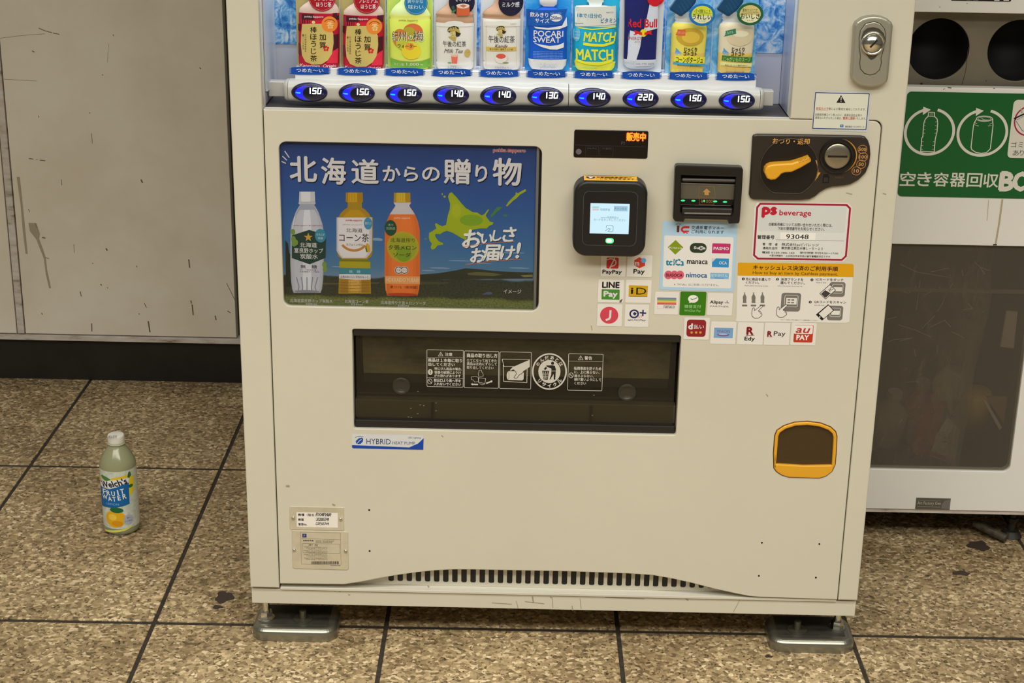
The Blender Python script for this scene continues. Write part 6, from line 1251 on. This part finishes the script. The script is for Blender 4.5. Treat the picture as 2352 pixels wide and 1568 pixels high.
# smoked window
BW = bpy.data.materials.new('smoked_bin_window'); BW.use_nodes = True; nt = BW.node_tree; nt.nodes.remove(nt.nodes['Principled BSDF'])
tr = nt.nodes.new('ShaderNodeBsdfTransparent'); tr.inputs[0].default_value = (.84, .80, .74, 1); gl = nt.nodes.new('ShaderNodeBsdfPrincipled'); gl.inputs['Base Color'].default_value = (.21, .19, .165, 1); gl.inputs['Roughness'].default_value = .16  # pale base colour paints a veil of reflected haze over the pane
mx = nt.nodes.new('ShaderNodeMixShader'); mx.inputs[0].default_value = .3
nt.links.new(tr.outputs[0], mx.inputs[1]); nt.links.new(gl.outputs[0], mx.inputs[2]); nt.links.new(mx.outputs[0], nt.nodes['Material Output'].inputs[0])
for w_ in (win, win2): plate('window_pane', offset(w_ if sarea(w_) > 0 else w_[::-1], -.003), [], BY+.006, BY+.009, BW, RBN, 0, back=True)
# feet
for x in (1.065, 1.386, 1.88):
    for y in (BY+.055, BY+.36):
        bm = bmesh.new(); add_cyl(bm, (x, y, .012), (x, y, .076), .0065, n=12); add_cyl(bm, (x, y, 0), (x, y, .012), .021, .014, n=20); add_cyl(bm, (x, y, .03), (x, y, .038), .011, n=6)
        bm_obj('levelling_foot', bm, DSTEEL, RBN)
bm = bmesh.new(); a = UF(2238, 1200, .022); b = UF(2311, 1236, .012); add_cyl(bm, (a[0], a[1], .022), (b[0], b[1], .0115), .0078, n=16)
t = bm_obj('metal_rod', bm, noisy('rusty_rod', [A(36, 31, 23), A(86, 77, 56)], 50, .5), None, smooth=False)
t['label'] = 'dusty metal rod lying on the floor under the recycling bin'; t['category'] = 'metal rod'

# ------------------------------------------------------------------ rubbish behind the window
FILM = bpy.data.materials.new('clear_bag_film'); FILM.use_nodes = True; nt = FILM.node_tree; p = nt.nodes['Principled BSDF']; p.inputs['Base Color'].default_value = (.75, .73, .68, 1); p.inputs['Roughness'].default_value = .14
lw = nt.nodes.new('ShaderNodeLayerWeight'); lw.inputs[0].default_value = .45; mr = nt.nodes.new('ShaderNodeMapRange'); mr.inputs[3].default_value = .07; mr.inputs[4].default_value = .95
nt.links.new(lw.outputs['Facing'], mr.inputs[0]); nt.links.new(mr.outputs[0], p.inputs['Alpha'])
from mathutils import noise
V = []; F = []; nx, nz = 90, 150; x0, x1, z0, z1 = 1.052, 1.315, .10, .60
for j in range(nz+1):
    for i in range(nx+1):
        u = i/nx; v = j/nz; x = x0+(x1-x0)*u-(.05*(1-v)*(u > .5)*(u-.5)); z = z0+(z1-z0)*v
        q = Vector((x*9, z*5, 1.7)); d = noise.ridged_multi_fractal(q, 1.0, 2.1, 5, 1.0, 2.0)*.016+noise.noise(Vector((x*24+z*9, z*6, 4)))*.012
        edge = min(1, 6*min(u, 1-u)); V.append((x+noise.noise(Vector((z*8, x*3, 9)))*.012, BY+.115-.05*sin(pi*min(1, max(0, u)))*(.5+.5*sin(pi*min(1, v*1.3)))-d*edge, z))
for j in range(nz):
    for i in range(nx): a = j*(nx+1)+i; F.append((a, a+1, a+nx+2, a+nx+1))
bag = mesh('rubbish_bag', V, F, FILM, None, None, False); bag['label'] = 'crumpled clear rubbish bag hanging behind the smoked window of the bin'; bag['category'] = 'rubbish bag'
def at(px, py, y): x, z = U(px, py, y); return Vector((x, y, z))
def litter(name, label, cat, a, b, r, mat, prof=None, extra=None):
    """a can or bottle lying between photo points a and b"""
    d = (b-a); L = d.length; d.normalize(); t = thing(name, a, label, cat, None)
    side = d.orthogonal().normalized(); up = d.cross(side); V = []; F = []; n = 24
    P = prof or [(0, 0), (.8, .0), (1, .03), (1, .95), (.86, 1.0), (0, 1.0)]
    for rr, h in P:
        for k in range(n): q = 2*pi*k/n; V.append(a+d*(h*L)+(side*cos(q)+up*sin(q))*r*max(rr, .001))
    for j in range(len(P)-1):
        for k in range(n): F.append((j*n+k, j*n+(k+1) % n, (j+1)*n+(k+1) % n, (j+1)*n+k))
    mesh('shell', V, F, mat, None, t, True)
    if extra: extra(t, a, b, d, side, up, r, L)
    return t
BP = [(0, 0), (.9, 0), (1, .03), (1, .62), (.7, .76), (.38, .86), (.38, .97), (0, .97)]
def capper(t, a, b, d, side, up, r, L):
    bm = bmesh.new(); add_cyl(bm, b-d*L*.06, b+d*.006, r*.44, n=20); bm_obj('cap', bm, pm('litter_cap', A(190, 184, 170), .4), t)
PETM = pm('clear_litter_plastic', A(205, 195, 176), .15, alpha=.6)
litter('plastic_bottle', 'clear crushed plastic bottle at the lower left behind the bin window', 'bottle', at(2030, 1010, BY+.17), at(2056, 905, BY+.15), .033, PETM, BP, capper)
litter('plastic_bottle', 'clear plastic bottle upright in the middle behind the bin window', 'bottle', at(2105, 1010, BY+.27), at(2120, 880, BY+.25), .034, pm('pinkish_litter_plastic', A(205, 130, 115), .2, alpha=.8), BP, capper)
def rim(t, a, b, d, side, up, r, L):
    bm = bmesh.new(); add_cyl(bm, a-d*.001, a+d*.003, r*.86, r*.86, 24); bm_obj('can_end', bm, SATIN, t)
litter('drink_can', 'silver drink can with its round end facing the bin window', 'can', at(2178, 888, BY+.14), at(2184, 872, BY+.23), .031, pm('litter_can_grey', A(195, 185, 170), .3, .3), None, rim)
litter('drink_can', 'yellow topped drink can right of the silver can in the bin', 'can', at(2238, 970, BY+.19), at(2246, 900, BY+.17), .028, pm('litter_can_yellow', A(210, 180, 90), .35), None, rim)
c = thing('drink_carton', at(2170, 1030, BY+.1), 'crumpled white and red carton at the bottom of the bin window', 'carton')
P4 = [(2176, 958), (2206, 985), (2192, 1066), (2136, 1046), (2150, 1000)]
V = [at(*q_, BY+.135) for q_ in P4]+[at(*q_, BY+.165) for q_ in P4]; F = [(4, 3, 2, 1, 0), (5, 6, 7, 8, 9)]+[(i, (i+1) % 5, 5+(i+1) % 5, 5+i) for i in range(5)]
mesh('carton_body', V, F, pm('carton_white', A(225, 215, 205), .5), None, c)
s = Sheet(BY+.1345, (0, 0, 1)); s.poly([(2140, 1036), (2194, 1056), (2191, 1064), (2137, 1044)], (190, 50, 50), 1)
s.text('牛乳', 2176, 1012, 22, 28, (130, 60, 70), 1); s.build('carton_print', c)
c2 = thing('drink_carton', at(2120, 1000, BY+.12), 'dull red carton leaning behind the white and red carton in the bin', 'carton')
P4 = [(2140, 900), (2172, 930), (2142, 1050), (2096, 1040), (2110, 960)]
V = [at(*q_, BY+.19) for q_ in P4]+[at(*q_, BY+.21) for q_ in P4]; F = [(4, 3, 2, 1, 0), (5, 6, 7, 8, 9)]+[(i, (i+1) % 5, 5+(i+1) % 5, 5+i) for i in range(5)]
mesh('carton_body', V, F, pm('carton_red', A(190, 70, 60), .5), None, c2)
def slab(name, pts, y, mat, th=.006):
    P = [U(a, b, y) for a, b in pts]; return plate(name, P, [], y, y+th, mat, RBN, .0008, 1, back=True)
LG = pm('pale_slab_grey', A(176, 168, 150), .4)  # pale grey for the two small slabs behind the window
slab('pale_slab', [(2312, 715), (2338, 717), (2329, 800), (2298, 797)], BY+.028, LG); slab('pale_slab', [(2257, 918), (2264, 918), (2302, 982), (2296, 988)], BY+.028, LG)
slab('inner_flap', [(2266, 912), (2314, 912), (2306, 974)], BY+.036, pm('inner_flap_brown', A(120, 98, 76), .5))
bagr = box('liner_rail', 1.067, 1.37, BY+.024, BY+.028, U(2250, 672, BY+.026)[1], U(2250, 664, BY+.026)[1], pm('liner_rail', A(120, 112, 98), .4), RBN)

s = Sheet(BY+.045, (1980, 540, 2.8)); FD = pm('film_fold_highlight', A(205, 200, 186), .2)  # pale strips that paint the highlights along the bag's folds
for q in ([(245, 185), (350, 235), (550, 270)], [(375, 290), (362, 380), (350, 480)], [(400, 385), (505, 335)], [(585, 310), (528, 400), (525, 425), (485, 490)], [(235, 575), (350, 612), (445, 655)], [(165, 688), (200, 672), (325, 660), (240, 680)], [(640, 345), (780, 350), (900, 352)],
    [(725, 175), (760, 205), (790, 250)], [(760, 205), (820, 228)], [(385, 600), (470, 515)], [(648, 480), (710, 472), (680, 436)], [(645, 225), (648, 262)], [(440, 236), (560, 212)], [(350, 330), (300, 372), (230, 350)], [(160, 540), (225, 525)], [(440, 590), (530, 548)], [(280, 944), (355, 940), (362, 956)],
    [(335, 730), (345, 780)], [(370, 900), (384, 888)], [(232, 1218), (258, 1185)], [(530, 545), (570, 590)], [(575, 620), (620, 640), (655, 660)]):
    s.line(q, 3.2, FD, 1)
s.build('film_fold_highlights', bag, kind='stuff')
